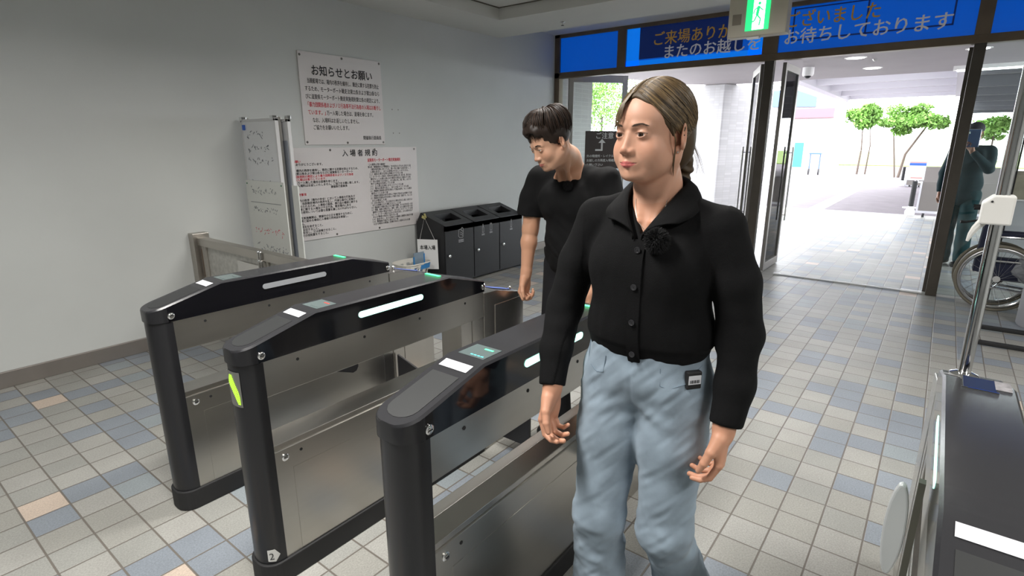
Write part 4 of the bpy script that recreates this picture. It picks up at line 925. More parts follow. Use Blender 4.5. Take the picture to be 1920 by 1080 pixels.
class Solid:
    def __init__(s, fr=None): s.fr = fr or Frame(); s.ops = []
    def _add(s, fn, lo, hi, mode, k, fr): s.ops.append((fn, np.array(lo, np.float32), np.array(hi, np.float32), mode, k, fr or s.fr)); return s
    def cap(s, a, b, ra, rb=None, k=.01, mode='+', fr=None, flat=None):
        """round cone from a to b in the solid's frame; flat=(axis vector, factor) squashes it"""
        rb = ra if rb is None else rb; a = np.array(a, np.float32); b = np.array(b, np.float32); ab = b-a; L2 = float(ab@ab)+1e-9; R = max(ra, rb)
        def fn(P):
            q = P-a; h = np.clip((q@ab)/L2, 0, 1); q = q-h[..., None]*ab
            if flat is not None:
                n, f = flat; n = np.array(n, np.float32); c = q@n; q = q+(c*(1/f-1))[..., None]*n
                return (np.sqrt((q*q).sum(-1))-(ra+(rb-ra)*h))*min(1, f*1.2)
            return np.sqrt((q*q).sum(-1))-(ra+(rb-ra)*h)
        return s._add(fn, np.minimum(a, b)-R, np.maximum(a, b)+R, mode, k, fr)
    def ell(s, c, r, k=.01, mode='+', fr=None, rot=None):
        c = np.array(c, np.float32); r = np.array(r, np.float32); M = None
        if rot is not None:
            from mathutils import Euler
            M = np.array(Euler([math.radians(v) for v in rot]).to_matrix(), np.float32)
        R = float(r.max()) if M is not None else r
        def fn(P):
            q = P-c
            if M is not None: q = q@M
            k0 = np.sqrt(((q/r)**2).sum(-1)); k1 = np.sqrt(((q/(r*r))**2).sum(-1))+1e-9; return k0*(k0-1)/k1
        return s._add(fn, c-R, c+R, mode, k, fr)
    def chain(s, pts, k=.01, mode='+', fr=None, flat=None):
        """pts: (x,y,z,r) joined by round cones"""
        for p, q in zip(pts, pts[1:]): s.cap(p[:3], q[:3], p[3], q[3], k, mode, fr, flat)
        return s
    def plane(s, p, n, k=.0, fr=None, lo=None, hi=None):
        """cut away the side the normal points to"""
        p = np.array(p, np.float32); n = np.array(n, np.float32); n /= np.linalg.norm(n)
        fn = lambda P: -((P-p)@n)
        return s._add(fn, lo if lo is not None else (-9, -9, -9), hi if hi is not None else (9, 9, 9), '-', k, fr)
    def ev(s, P):
        P = np.asarray(P, np.float32); V = np.full(P.shape[:-1], .5, np.float32)
        for fn, l0, h0, mode, k, fr in s.ops:
            d = fn(fr.l(P)); V = smin(V, d, k) if mode == '+' else -smin(-V, d if mode == '-' else -d, k)
        return V
    def surf(s, x, z, fr, y0=.30, y1=-.1):
        """y of the front surface at (x, z) in frame fr"""
        ys = np.linspace(y0, y1, 400); d = s.ev(fr.w(np.stack([np.full(400, x), ys, np.full(400, z)], 1))); i = np.argmax(d < 0); return float(ys[i])
    def func(s, fn, k=.0, mode='-', fr=None, lo=(-9, -9, -9), hi=(9, 9, 9)): return s._add(fn, lo, hi, mode, k, fr)
    def mesh(s, lo, hi, h):
        lo = np.array(lo, np.float32); n = np.ceil((np.array(hi)-lo)/h).astype(int)+1
        ax = [lo[i]+h*np.arange(n[i], dtype=np.float32) for i in range(3)]
        V = np.full(n, .5, np.float32)
        for fn, l0, h0, mode, k, fr in s.ops:
            m = k+3*h; cor = np.array([[(l0, h0)[a][0], (l0, h0)[b][1], (l0, h0)[c][2]] for a in (0, 1) for b in (0, 1) for c in (0, 1)])
            cw = fr.w(cor); a0 = np.floor((cw.min(0)-m-lo)/h).astype(int); a1 = np.ceil((cw.max(0)+m-lo)/h).astype(int)+1
            a0 = np.clip(a0, 0, n); a1 = np.clip(a1, 0, n)
            if (a1 <= a0).any(): continue
            sl = tuple(slice(a0[i], a1[i]) for i in range(3))
            P = np.stack(np.meshgrid(*[ax[i][sl[i]] for i in range(3)], indexing='ij'), -1)
            d = fn(fr.l(P)).astype(np.float32); cur = V[sl]
            if mode == '+': V[sl] = smin(cur, d, k)
            elif mode == '-': V[sl] = -smin(-cur, d, k)
            else: V[sl] = -smin(-cur, -d, k)
        return surface_nets(V, lo, h)
def surface_nets(V, lo, h):
    I = V < 0; n = V.shape
    cs = [I[a:n[0]-1+a, b:n[1]-1+b, c:n[2]-1+c] for a in (0, 1) for b in (0, 1) for c in (0, 1)]
    cnt = sum(c.astype(np.int8) for c in cs); act = (cnt > 0) & (cnt < 8); idx = np.argwhere(act)
    num = np.full(act.shape, -1, np.int32); num[act] = np.arange(len(idx))
    off = np.array([[a, b, c] for a in (0, 1) for b in (0, 1) for c in (0, 1)]); vals = np.stack([V[idx[:, 0]+o[0], idx[:, 1]+o[1], idx[:, 2]+o[2]] for o in off], 1)
    S = np.zeros((len(idx), 3)); C = np.zeros(len(idx))
    for i in range(8):
        for j in range(i+1, 8):
            if abs(off[i]-off[j]).sum() != 1: continue
            a, b = vals[:, i], vals[:, j]; x = (a < 0) != (b < 0); t = np.where(x, a/(a-b+1e-12), 0)[:, None]
            S += np.where(x[:, None], off[i]+(off[j]-off[i])*t, 0); C += x
    verts = (idx+S/np.maximum(C, 1)[:, None])*h+lo
    F = []
    for ax_ in range(3):
        o = [i for i in range(3) if i != ax_]; sa = [slice(None)]*3; sb = [slice(None)]*3; sa[ax_] = slice(0, n[ax_]-1); sb[ax_] = slice(1, n[ax_])
        A, B = I[tuple(sa)], I[tuple(sb)]; E = np.argwhere(A != B); E = E[(E[:, o[0]] > 0) & (E[:, o[1]] > 0) & (E[:, o[0]] < n[o[0]]-1) & (E[:, o[1]] < n[o[1]]-1)]
        flip = A[E[:, 0], E[:, 1], E[:, 2]]
        q = []
        for d0, d1 in ((-1, -1), (0, -1), (0, 0), (-1, 0)):
            c = E.copy(); c[:, o[0]] += d0; c[:, o[1]] += d1; q.append(num[c[:, 0], c[:, 1], c[:, 2]])
        q = np.stack(q, 1)
        if ax_ == 1: flip = ~flip
        q[~flip] = q[~flip][:, ::-1]; F.append(q)
    return verts, np.concatenate(F)
def vnoise(P, seed=0):
    """smooth value noise, range about -1..1"""
    P = np.asarray(P); i = np.floor(P).astype(np.int64); f = P-i; f = f*f*(3-2*f); out = 0
    def hsh(x, y, z): v = np.sin(x*127.1+y*311.7+z*74.7+seed*13.1)*43758.5453; return v-np.floor(v)
    for a in (0, 1):
        for b in (0, 1):
            for c in (0, 1):
                out = out+hsh(i[..., 0]+a, i[..., 1]+b, i[..., 2]+c)*(f[..., 0] if a else 1-f[..., 0])*(f[..., 1] if b else 1-f[..., 1])*(f[..., 2] if c else 1-f[..., 2])
    return out*2-1
def vnormals(v, f):
    fn = np.cross(v[f[:, 2]]-v[f[:, 0]], v[f[:, 3]]-v[f[:, 1]]); N = np.zeros_like(v)
    for k in range(4): np.add.at(N, f[:, k], fn)
    return N/(np.linalg.norm(N, axis=1)[:, None]+1e-12)
def relax(v, f, it=1, lam=.5):
    for _ in range(it):
        S = np.zeros_like(v); C = np.zeros(len(v))
        for k in range(4):
            for m in (1, 3): np.add.at(S, f[:, k], v[f[:, (k+m) % 4]]); np.add.at(C, f[:, k], 1)
        v = v+(S/C[:, None]-v)*lam
    return v
def merge(parts):
    vs, fs, o = [], [], 0
    for v, f in parts: vs.append(v); fs.append(f+o); o += len(v)
    return np.concatenate(vs), np.concatenate(fs)
def np_mesh(name, v, f, m, parent=None, col=None, label=None):
    me = bpy.data.meshes.new(name); me.vertices.add(len(v)); me.vertices.foreach_set('co', np.ascontiguousarray(v, np.float32).ravel())
    me.loops.add(f.size); me.loops.foreach_set('vertex_index', np.ascontiguousarray(f, np.int32).ravel())
    me.polygons.add(len(f)); me.polygons.foreach_set('loop_start', np.arange(0, f.size, f.shape[1], dtype=np.int32)); me.polygons.foreach_set('loop_total', np.full(len(f), f.shape[1], np.int32))
    me.update(calc_edges=True); me.polygons.foreach_set('use_smooth', np.ones(len(f), bool))
    if col is not None:
        ca = me.color_attributes.new('Col', 'FLOAT_COLOR', 'POINT'); ca.data.foreach_set('color', np.concatenate([col, np.ones((len(col), 1))], 1).astype(np.float32).ravel())
    me.materials.append(m); o = bpy.data.objects.new(name, me); COL.objects.link(o)
    if parent: attach(o, parent)
    if label: o['label'] = label
    return o
def skinmat(name, rough=.5):
    m = mat(name, (.5, .3, .2), rough, sss=.12, spec=.35); nt = m.node_tree; a = nt.nodes.new('ShaderNodeVertexColor'); a.layer_name = 'Col'
    b = nt.nodes['Principled BSDF']; b.inputs['Subsurface Radius'].default_value = (1, .4, .25); nt.links.new(a.outputs[0], b.inputs['Base Color'])
    tc = nt.nodes.new('ShaderNodeTexCoord'); n = nt.nodes.new('ShaderNodeTexNoise'); n.inputs['Scale'].default_value = 500; bp = nt.nodes.new('ShaderNodeBump'); bp.inputs['Strength'].default_value = .08; bp.inputs['Distance'].default_value = .001
    nt.links.new(tc.outputs['Object'], n.inputs['Vector']); nt.links.new(n.outputs['Fac'], bp.inputs['Height']); nt.links.new(bp.outputs[0], b.inputs['Normal'])
    return m
def gauss(P, c, s): return np.exp(-(((P-np.array(c))/np.array(s))**2).sum(-1))

# ---------------------------------------------------------------- head
def head_solid(S, H, fem=True):
    """adds a head to solid S in head frame H (x right, y forward, z up, origin between the ears at eye level)"""
    e = lambda c, r, k=.012, **q: S.ell(c, r, k, fr=H, **q); c = lambda a, b, ra, rb=None, k=.01, **q: S.cap(a, b, ra, rb, k, fr=H, **q)
    J = 0 if fem else 1
    e((0, -.014, .030), (.071, .090, .083), .02)                     # cranium
    e((0, .030, .026), (.058, .050, .050), .02)                      # forehead
    e((0, .022, -.036), (.058 if fem else .057, .056, .058), .03)                # mid face
    e((0, .030, -.062), (.043+.003*J, .044, .040), .028)             # jaw
    for sx in (-1, 1):
        c((sx*.052, -.005, -.050), (sx*.024, .052, -.088), .015+.002*J, .014, .022)  # jaw line
        e((sx*(.037-.001*J), .052, -.032), (.021, .019, .022), .02)           # cheek
        if fem: e((sx*.043, .036, -.050), (.021, .027, .028), .025)
        c((sx*.014, .077, .017), (sx*.040, .066, .014), .006+.002*J, .006, .012)   # brow ridge
    e((0, .066, -.090), (.019, .014, .014), .014)                    # chin
    e((0, .070, -.062), (.024, .014, .017), .014)                    # mouth mound
    for sx in (-1, 1): e((sx*.031, .092, .001), (.019, .017, .011), .010, mode='-')   # sockets
    c((0, .066, .006), (0, .078, -.033), .0080, .0125, .012)         # nose body
    c((0, .0795, .000), (0, .0920, -.031), .0045, .0070, .008)        # nose bridge
    e((0, .0925, -.0345), (.0090, .0080, .0075), .006)               # tip
    for sx in (-1, 1):
        e((sx*.0122, .0845, -.0375), (.0064, .0085, .0062), .006)     # wings
        e((sx*.0065, .0900, -.0435), (.0030, .0045, .0025), .0015, mode='-')  # nostrils
    # lips
    for sx in (-1, 1):
        c((0, .0855, -.0600), (sx*.0235, .0745, -.0630), .0034, .0018, .004)
        c((0, .0850, -.0680), (sx*.019, .0755, -.0650), .0044, .0022, .004)
        c((0, .0905, -.0640), (sx*.0245, .0775, -.0630), .0010, .0008, .0012, mode='-')
    e((0, .088, -.0765), (.011, .006, .004), .006, mode='-')
    # eyes: lids as a ball over the eyeball, opened by a flat lens cut
    for sx in (-1, 1):
        e((sx*.031, .0665, -.001), (.0150, .0145, .0135), .004)
        e((sx*.0315, .0860, -.0015), (.0145, .0150, .0046 if fem else .0030), .0012, mode='-')
    # ears
    for sx in (-1, 1):
        e((sx*.0775, -.014, -.006), (.0060, .0185, .031), .004, rot=(12, 0, -sx*32))
        e((sx*.0705, -.006, -.034), (.0050, .008, .009), .004)
        e((sx*.0845, -.010, -.001), (.0060, .0100, .0185), .003, mode='-', rot=(12, 0, -sx*32)); e((sx*.0810, -.008, -.006), (.0040, .0050, .0080), .002, mode='-')
def skin_colour(L, base, lips, fem=True):
    """L: points in head coordinates"""
    n = len(L); col = np.tile(np.array(base), (n, 1)); a = np.abs(L[:, 0])
    def mixc(w, c): nonlocal col; w = np.clip(w, 0, 1)[:, None]; col = col*(1-w)+np.array(c)*w
    A = np.stack([a, L[:, 1], L[:, 2]], 1)
    mixc(.30*gauss(A, (.040, .060, -.028), (.022, .03, .018)), (base[0]*1.0, base[1]*.72, base[2]*.66))
    mixc(.30*gauss(A, (0, .100, -.036), (.012, .02, .012)), (base[0], base[1]*.70, base[2]*.64))
    mixc(.45*gauss(A, (.074, -.01, -.005), (.010, .03, .035)), (base[0]*.98, base[1]*.68, base[2]*.6))
    # lips
    x = a/.0235; up = -.0632+.0062*(1-x**1.6)-.0010*np.exp(-(a/.004)**2); lo = -.0640-.0098*(1-x**2)
    w = (x < 1.02)*(L[:, 1] > .066)*np.clip((up-L[:, 2])/.0010, 0, 1)*np.clip((L[:, 2]-lo)/.0010, 0, 1); mixc(w*.9, lips)
    w = (x < 1.04)*(L[:, 1] > .064)*np.exp(-((L[:, 2]+.0642-.0012*x**2)/.0009)**2); mixc(w*.75, (lips[0]*.35, lips[1]*.3, lips[2]*.3))
    # nostril and lid shade pigment
    dx = (a-.0315)/.0150; mixc((dx**2 < 1)*(L[:, 1] > .07)*np.exp(-((L[:, 2]-(-.001+(.0046 if fem else .0034)*np.sqrt(np.clip(1-dx**2, 0, 1))))/.0011)**2)*.85, (.035, .02, .015))
    if fem: mixc((dx**2 < 1)*(L[:, 1] > .07)*np.exp(-((L[:, 2]-(-.002-.0040*np.sqrt(np.clip(1-dx**2, 0, 1))))/.0010)**2)*.35, (.10, .05, .04))
    return col
EYEW = mat('eye_white', (.62, .58, .56), .25); IRIS = mat('iris_brown', (.035, .018, .010), .15); PUP = mat('pupil', (.004, .004, .004), .1)
def eyes(H, parent, gaze=(0, 1, 0)):
    g = np.array(gaze, float); g /= np.linalg.norm(g)
    for sx in (-1, 1):
        c = np.array((sx*.031, .0662, -.001)); b = MB(); vs = []; n, k = 28, 20; r = .0128
        up = np.array([0, 0, 1.]); a = np.cross(g, up); a /= np.linalg.norm(a); u = np.cross(a, g)
        for i in range(k+1):
            ph = math.pi*(i/k)**1.25
            for j in range(n):
                t = 2*math.pi*j/n; vs.append(tuple(H.w(c+(g*math.cos(ph)+(a*math.cos(t)+u*math.sin(t))*math.sin(ph))*r)))
        fs = [(i*n+j, (i+1)*n+j, (i+1)*n+(j+1) % n, i*n+(j+1) % n) for i in range(k) for j in range(n)]
        b.add(vs, fs, EYEW); b.mi(IRIS); b.mi(PUP)
        for q in range(len(fs)):
            i = q//n; ph = math.pi*((i+.5)/k)**1.25*r
            if ph < .0026: b.m[q] = b.mi(PUP)
            elif ph < .0066: b.m[q] = b.mi(IRIS)
        b.build('eye', parent, smooth=True)
def brow_mesh(H, parent, m, zc=.0175, thick=.0032, fem=True):
    for sx in (-1, 1):
        b = MB(); rs = random.Random(5)
        for i in range(70):
            t = i/69; x = .012+.034*t; z = zc+.0045*math.sin(min(1, t*1.25)*math.pi*.55)-.004*max(0, t-.65)/.35; y = .0850-.17*(x-.012)**1.0*.55-.004*t*t*2
            w = thick*(1-.75*t**2)*(.6+.4*min(1, t*6))
            for q in range(3):
                zz = z+rs.uniform(-w, w)*.6; p0 = np.array((sx*x, y, zz)); p1 = np.array((sx*(x+.0055), y-.0022, zz+.0018-.002*t))
                b.tube([H.w(p0), H.w((p0+p1)/2+np.array((0, .0008, .0))), H.w(p1)], [.00045, .0004, .00015], m, 4)
        b.build('eyebrow', parent)
# ================================================================= people
def hand(S, F, curl=(40, 55, 35), side=1, spread=.0, thumb=None, sc=1.0):
    """F: origin at the wrist, x towards the thumb side, y along the fingers, z to the back of the hand"""
    c = lambda a, b, ra, rb, k: S.cap(np.array(a)*sc, np.array(b)*sc, ra*sc, rb*sc, k, fr=F)
    xs = (.028, .010, -.008, -.025)
    c((0, -.02, 0), (.004, .015, 0), .0235, .022, .015)
    for i, x in enumerate(xs): c((x*.55, .015, .0), (x, .082-abs(i-1)*.003, .003-.0015*abs(i-1.2)), .0125, .0105, .012)
    S.ell(np.array((.018, .040, -.008))*sc, np.array((.018, .026, .013))*sc, .012, fr=F); S.ell(np.array((-.018, .045, -.006))*sc, np.array((.012, .030, .011))*sc, .012, fr=F)
    ln = ((.040, .024, .019), (.044, .028, .020), (.041, .026, .020), (.032, .019, .018)); rr = (.0090, .0093, .0088, .0078)
    for i, x in enumerate(xs):
        p = np.array((x, .084-abs(i-1)*.003, .002)); a = 0; q = 0
        dx = (x-.002)*spread
        for j in range(3):
            a += math.radians(curl[j]*(1+.10*(i-1)) if j else curl[j]*(.85+.12*i)); L = ln[i][j]
            d = np.array((dx, math.cos(a), -math.sin(a))); d /= np.linalg.norm(d); n = p+d*L; r0 = rr[i]*(1-.10*j); r1 = rr[i]*(1-.10*(j+1)) if j < 2 else rr[i]*.70
            c(p, n, r0, r1, .0015 if j else .004); p = n
    t = thumb or [(.022, .020, -.006), (.040, .048, -.018), (.047, .076, -.030), (.046, .098, -.040)]
    c(t[0], t[1], .0155, .0130, .012); c(t[1], t[2], .0115, .0100, .003); c(t[2], t[3], .0100, .0070, .002)
def hand_frame(w, fingers, back):
    y = np.array(fingers, float); y /= np.linalg.norm(y); z = np.array(back, float); z -= y*(z@y); z /= np.linalg.norm(z); x = np.cross(y, z); return x, y, z
def mk_hand_frame(o, fingers, back, right=True):
    x, y, z = hand_frame(o, fingers, back)
    # thumb side: for a right hand seen from the back with fingers up the thumb is to the left
    if right: x = -x
    return Frame(o, np.array([x, y, z]))
def strands(H, specs, m, name, parent, ell_c, ell_r, n=8):
    """specs: (d0, d1, d2, lift, r0, r1); direction Beziers over an ellipsoid"""
    mbs = [MB() for _ in m]; C_ = np.array(ell_c); R_ = np.array(ell_r)
    for q, (d0, d1, d2, lift, r0, r1) in enumerate(specs):
        pts = []; rr = []
        for i in range(n+1):
            t = i/n; d = (1-t)**2*np.array(d0)+2*t*(1-t)*np.array(d1)+t*t*np.array(d2); d = d/np.linalg.norm(d)
            rad = 1/np.sqrt(((d/R_)**2).sum()); pts.append(H.w(C_+d*(rad+lift*math.sin(math.pi*min(1, t*1.1+.05))))); rr.append(r0+(r1-r0)*t)
        mbs[q % len(m)].tube(pts, rr, m[q % len(m)], 5)
    b = MB()
    for x in mbs:
        for mi_, mm in enumerate(x.mats):
            b.add(x.v, x.f, mm); break
    b.build(name, parent, smooth=True, angle=180)
SKIN = skinmat('skin')
def body_mesh(name, parent, parts, H, base, lips, fem):
    v, f = merge(parts); L = H.l(v); col = skin_colour(L, base, lips, fem)
    far = np.linalg.norm(L, axis=1) > .16; n = vnoise(v*18, 3)[:, None]
    col[far] = np.array(base)*np.array((1.0, .93, .88))*(1+.05*n[far]); return np_mesh(name, v, f, SKIN, parent, col)
def cloth(name, parent, S, lo, hi, h, m, folds=None, smooth=1, label=None):
    v, f = S.mesh(lo, hi, h); v = relax(v, f, smooth)
    if folds is not None: N = vnormals(v, f); v = v+N*folds(v)[:, None]
    return np_mesh(name, v, f, m, parent, label=label)
def fabric(name, c, rough=.9, scale=900, bump=.25, sheen=.0, var=0, vs=10):
    m = mat(name, c, rough, spec=.2, bump=bump, bscale=scale, var=var, vscale=vs); m.node_tree.nodes['Principled BSDF'].inputs['Sheen Weight'].default_value = sheen; return m
# ---------------------------------------------------------------- woman in black cardigan
def woman():
    B = face_frame((1.27, .54, 0), 182); H = face_frame((0, 0, 0), 164, -1, 0); H.o = np.array(B.w((.010, .03, 1.520)), np.float32)
    T = thing('person', 'woman with hair tied back in black buttoned cardigan and light blue jeans, looking left', 'person', (1.27, .54, 0), 'people in the entrance hall')
    skin = (.52, .285, .195)
    # skin: head and neck (fine), chest, arms, legs
    S = Solid(B)
    S.cap((0, -.025, 1.30), (0, .0, 1.40), .060, .052, .02); S.cap((0, .0, 1.40), H_l(B, H, (0, -.022, -.055)), .052, .050, .02)
    S.ell((0, -.01, 1.255), (.135, .088, .12), .03); S.cap((-.08, -.02, 1.318), (.08, -.02, 1.318), .032, k=.03)
    for sx in (-1, 1):
        S.cap((sx*.018, .064, 1.320), (sx*.085, .046, 1.338), .007, k=.012)      # collar bones
        S.cap(H_l(B, H, (sx*.055, -.028, -.03)), (sx*.022, .050, 1.335), .012, .009, .014)
    head_solid(S, H, True)
    parts = [S.mesh(B.w((0, .03, 1.53))-np.array([.16, .16, .29]), B.w((0, .03, 1.53))+np.array([.16, .16, .14]), .0017)]
    A = Solid(B)
    A.ell((0, -.01, 1.22), (.140, .085, .15), .03); A.ell((0, 0, 1.03), (.12, .085, .15), .04); A.ell((0, -.01, .92), (.145, .10, .10), .04)
    RA = [(.150, -.005, 1.290, .036), (.232, .025, 1.075, .034), (.205, .130, .865, .024)]; LA = [(-.150, -.005, 1.290, .036), (-.221, -.016, 1.065, .032), (-.222, .06, .850, .024)]
    LR = [(.080, 0, .88, .070), (.086, .06, .49, .046), (.094, .02, .09, .034)]; LL = [(-.080, 0, .88, .070), (-.092, .035, .50, .046), (-.105, -.20, .13, .034)]
    for ch in (RA, LA, LR, LL): A.chain(ch, .03)
    parts.append(A.mesh(B.w((0, 0, .8))-np.array([.42, .42, .78]), B.w((0, 0, .8))+np.array([.42, .42, .53]), .010))
    Hd = Solid(B)
    fr = mk_hand_frame(B.w((.205, .133, .862)), B.d((.02, .16, -1)), B.d((1, -.15, .0)), True)
    Hd.cap(RA[1][:3], RA[2][:3], .034, .0235, .01); hand(Hd, fr, (32, 48, 30), sc=.97)
    parts.append(Hd.mesh(B.w((.20, .15, .78))-np.array([.11, .11, .14]), B.w((.20, .15, .78))+np.array([.11, .11, .16]), .0016))
    Hl = Solid(B); fr = mk_hand_frame(B.w((-.222, .062, .850)), B.d((-.01, .10, -1)), B.d((-1, -.1, .0)), False)
    Hl.cap(LA[1][:3], LA[2][:3], .034, .0235, .01); hand(Hl, fr, (30, 40, 30), sc=.97)
    parts.append(Hl.mesh(B.w((-.23, .08, .77))-np.array([.11, .11, .14]), B.w((-.23, .08, .77))+np.array([.11, .11, .16]), .0022))
    body_mesh('body', T, parts, H, skin, (.50, .12, .12), True)
    eyes(H, T, (-.12, 1, -.03)); brow_mesh(H, T, mat('brow_brown', (.055, .032, .020), .8), .0165, .0032)
    # cardigan
    C = Solid(B)
    C.ell((0, -.002, 1.225), (.155, .106, .15), .03)
    for sx in (-1, 1):
        C.ell((sx*.062, .060, 1.20), (.072, .050, .075), .06); C.cap((sx*.045, -.014, 1.362), (sx*.158, -.005, 1.316), .030, .045, .035)
    C.ell((0, .005, 1.08), (.152, .116, .13), .05); C.cap((-.065, 0, 1.02), (.065, 0, 1.02), .095, k=.04)
    for ch in ([(.160, -.002, 1.312, .050), (.204, .008, 1.19, .052), (.232, .030, 1.065, .048), (.222, .085, .960, .043), (.205, .133, .862, .035)], [(-.160, -.002, 1.312, .050), (-.200, -.006, 1.19, .051), (-.220, -.010, 1.065, .049), (-.226, .022, .950, .045), (-.222, .058, .850, .038)]): C.chain(ch, .018)
    C.ell((0, .01, 1.44), (.060, .062, .085), .004, mode='-')
    # V opening down to the first button
    C.func(lambda P: np.maximum(np.maximum(np.abs(P[..., 0]+.004)-(.0+(P[..., 2]-1.292)*.66), 1.292-P[..., 2]), .02-P[..., 1]), .004, '-', B, (-.09, .0, 1.27), (.09, .2, 1.5))
    C.func(lambda P: np.maximum(P[..., 2]-(.966+.05*np.clip(-P[..., 1]+.02, 0, 1)+.10*np.abs(P[..., 0])), np.abs(P[..., 0])-.166), .0, '-', B, (-.19, -.2, .88), (.19, .2, 1.06))
    for w, q in (((.205, .133, .862), (.222, .085, .960)), ((-.222, .058, .850), (-.224, .022, .950))):
        n = np.array(w)-np.array(q); n /= np.linalg.norm(n); C.func(lambda P, w=w, n=n: -((P-np.array(w, np.float32)+n*.012)@n.astype(np.float32)), .0, '-', B, np.array(w)-.08, np.array(w)+.08)
    def folds(v):
        L = B.l(v); a = .0028*vnoise(L*np.array([12, 12, 8]), 2)+.0018*vnoise(L*np.array([40, 40, 22]), 5)
        hem = (np.abs(L[:, 0]) < .19)*np.clip((1.026-L[:, 2])/.012, 0, 1); a = a*(1-.6*hem)-.004*hem
        arm = np.abs(L[:, 0]) > .17; a = a*np.where(arm, .55, 1); a += arm*.0010*np.sin(L[:, 2]*85+L[:, 1]*30+2*vnoise(L*9, 7))*np.exp(-((L[:, 2]-1.04)/.06)**2)
        return a
    BK = fabric('black_knit', (.0035, .0035, .004), .9, 700, .3, .0)
    cloth('cardigan', T, C, B.w((0, 0, 1.13))-np.array([.34, .34, .30]), B.w((0, 0, 1.13))+np.array([.34, .34, .30]), .0042, BK, folds, 1)
    # placket ridge
    b = MB(); pts = []
    for i in range(15):
        z = 1.285-i*(1.285-.974)/14; x = -.006; pts.append([B.w((x+dx, C.surf(x+dx, z, B)+dy, z)) for dx, dy in ((-.016, .001), (-.015, .0045), (.015, .0045), (.016, .001))])
    vs = [p for r in pts for p in r]; b.add(vs, [(i*4+k, i*4+k+1, (i+1)*4+k+1, (i+1)*4+k) for i in range(14) for k in range(3)], BK); b.build('placket', T, smooth=True)
    BTN = mat('dark_button', (.025, .025, .028), .25)
    for z in (1.262, 1.176, 1.090, 1.006):
        x = -.006; y = C.surf(x, z, B)+.006; b = MB(); o = B.w((x, y, z)); n = B.d((0, 1, .05)); rx = B.d((1, 0, 0)); uz = np.cross(rx, n)
        for r, h in ((.0075, .0), (.0075, .0022), (.0060, .0026), (.0055, .0018), (.001, .0018)): b.v += [tuple(o+n*h+(rx*math.cos(k*math.pi/9)+uz*math.sin(k*math.pi/9))*r) for k in range(18)]
        for i in range(4):
            for k in range(18): b.f.append([i*18+k, i*18+(k+1) % 18, (i+1)*18+(k+1) % 18, (i+1)*18+k]); b.m.append(0)
        b.mats = [BTN]; b.build('button', T, smooth=True)
    # collar
    st = [(-1, (-.010, .108, 1.296), (-.040, .106, 1.318), (-.086, .086, 1.326)), (-.8, (-.040, .078, 1.345), (-.070, .072, 1.350), (-.106, .055, 1.338)), (-.55, (-.060, .030, 1.385), (-.086, .020, 1.375), (-.110, .010, 1.355)), (-.3, (-.060, -.025, 1.412), (-.080, -.036, 1.400), (-.090, -.045, 1.368)), (0, (0, -.058, 1.428), (0, -.076, 1.414), (0, -.088, 1.375))]
    st = st+[(-s[0],)+tuple((-p[0], p[1], p[2]) for p in s[1:]) for s in reversed(st[:-1])]
    def cr(a, b_, c, d, t): return .5*((2*b_)+(-a+c)*t+(2*a-5*b_+4*c-d)*t*t+(-a+3*b_-3*c+d)*t**3)
    rows = []
    for i in range(len(st)-1):
        for q in range(6):
            t = q/6; g = [np.array([s for s in st[max(0, min(len(st)-1, i+o))][1:]]) for o in (-1, 0, 1, 2)]; rows.append(cr(*g, t))
    rows.append(np.array(st[-1][1:])); R2 = []
    for r in rows: R2.append([r[0]+np.array((0, 0, -.012)), r[0], r[0]*.55+r[1]*.45+np.array((0, 0, .004)), r[1], (r[1]+r[2])/2+np.array((0, 0, .002)), r[2]])
    vs = [B.w(p) for r in R2 for p in r]; n = 6; b = MB(); b.add(vs, [(i*n+k, i*n+k+1, (i+1)*n+k+1, (i+1)*n+k) for i in range(len(R2)-1) for k in range(n-1)], BK); o = b.build('collar', T, smooth=True, angle=180)
    md = o.modifiers.new('thick', 'SOLIDIFY'); md.thickness = .004; md.offset = 0
    # thin chain
    b = MB(); pts = []
    for i in range(31):
        t = (i/30)*2-1; x = .037*math.sin(t*math.pi/2); z = 1.302+.070*abs(t)**1.25; y = S.surf(x-.004, z, B, .16, -.05)+.0008; pts.append((x-.004, y, z))
    ys = np.array([q[1] for q in pts]); ys = np.convolve(np.pad(ys, 3, 'edge'), np.ones(7)/7, 'valid'); pts = [B.w((q[0], float(y_), q[2])) for q, y_ in zip(pts, ys)]
    b.tube(pts, .0007, mat('silver_chain', (.60, .55, .50), .4, .9), 5); b.build('necklace', T, smooth=True)
    # jeans
    J = Solid(B); J.ell((0, -.01, .935), (.158, .118, .12), .02); J.cap((-.06, 0, 1.0), (.06, 0, 1.0), .092, k=.02)
    J.chain([(.080, .0, .90, .096), (.084, .025, .74, .086), (.086, .060, .49, .068), (.092, .035, .28, .070), (.094, .015, .10, .076)], .025); J.chain([(-.080, -.005, .90, .096), (-.086, .012, .74, .086), (-.092, .030, .50, .068), (-.100, -.09, .30, .070), (-.106, -.19, .15, .074)], .025)
    J.func(lambda P: 1.03-P[..., 2], .0, '-', B, (-.3, -.3, 1.02), (.3, .3, 1.2)) if False else None
    J.plane((0, 0, 1.035), (0, 0, 1), fr=B, lo=(-.3, -.3, 1.0), hi=(.3, .3, 1.2)); J.plane((0, 0, .035), (0, 0, -1), fr=B, lo=(-.4, -.5, -.1), hi=(.4, .4, .08))
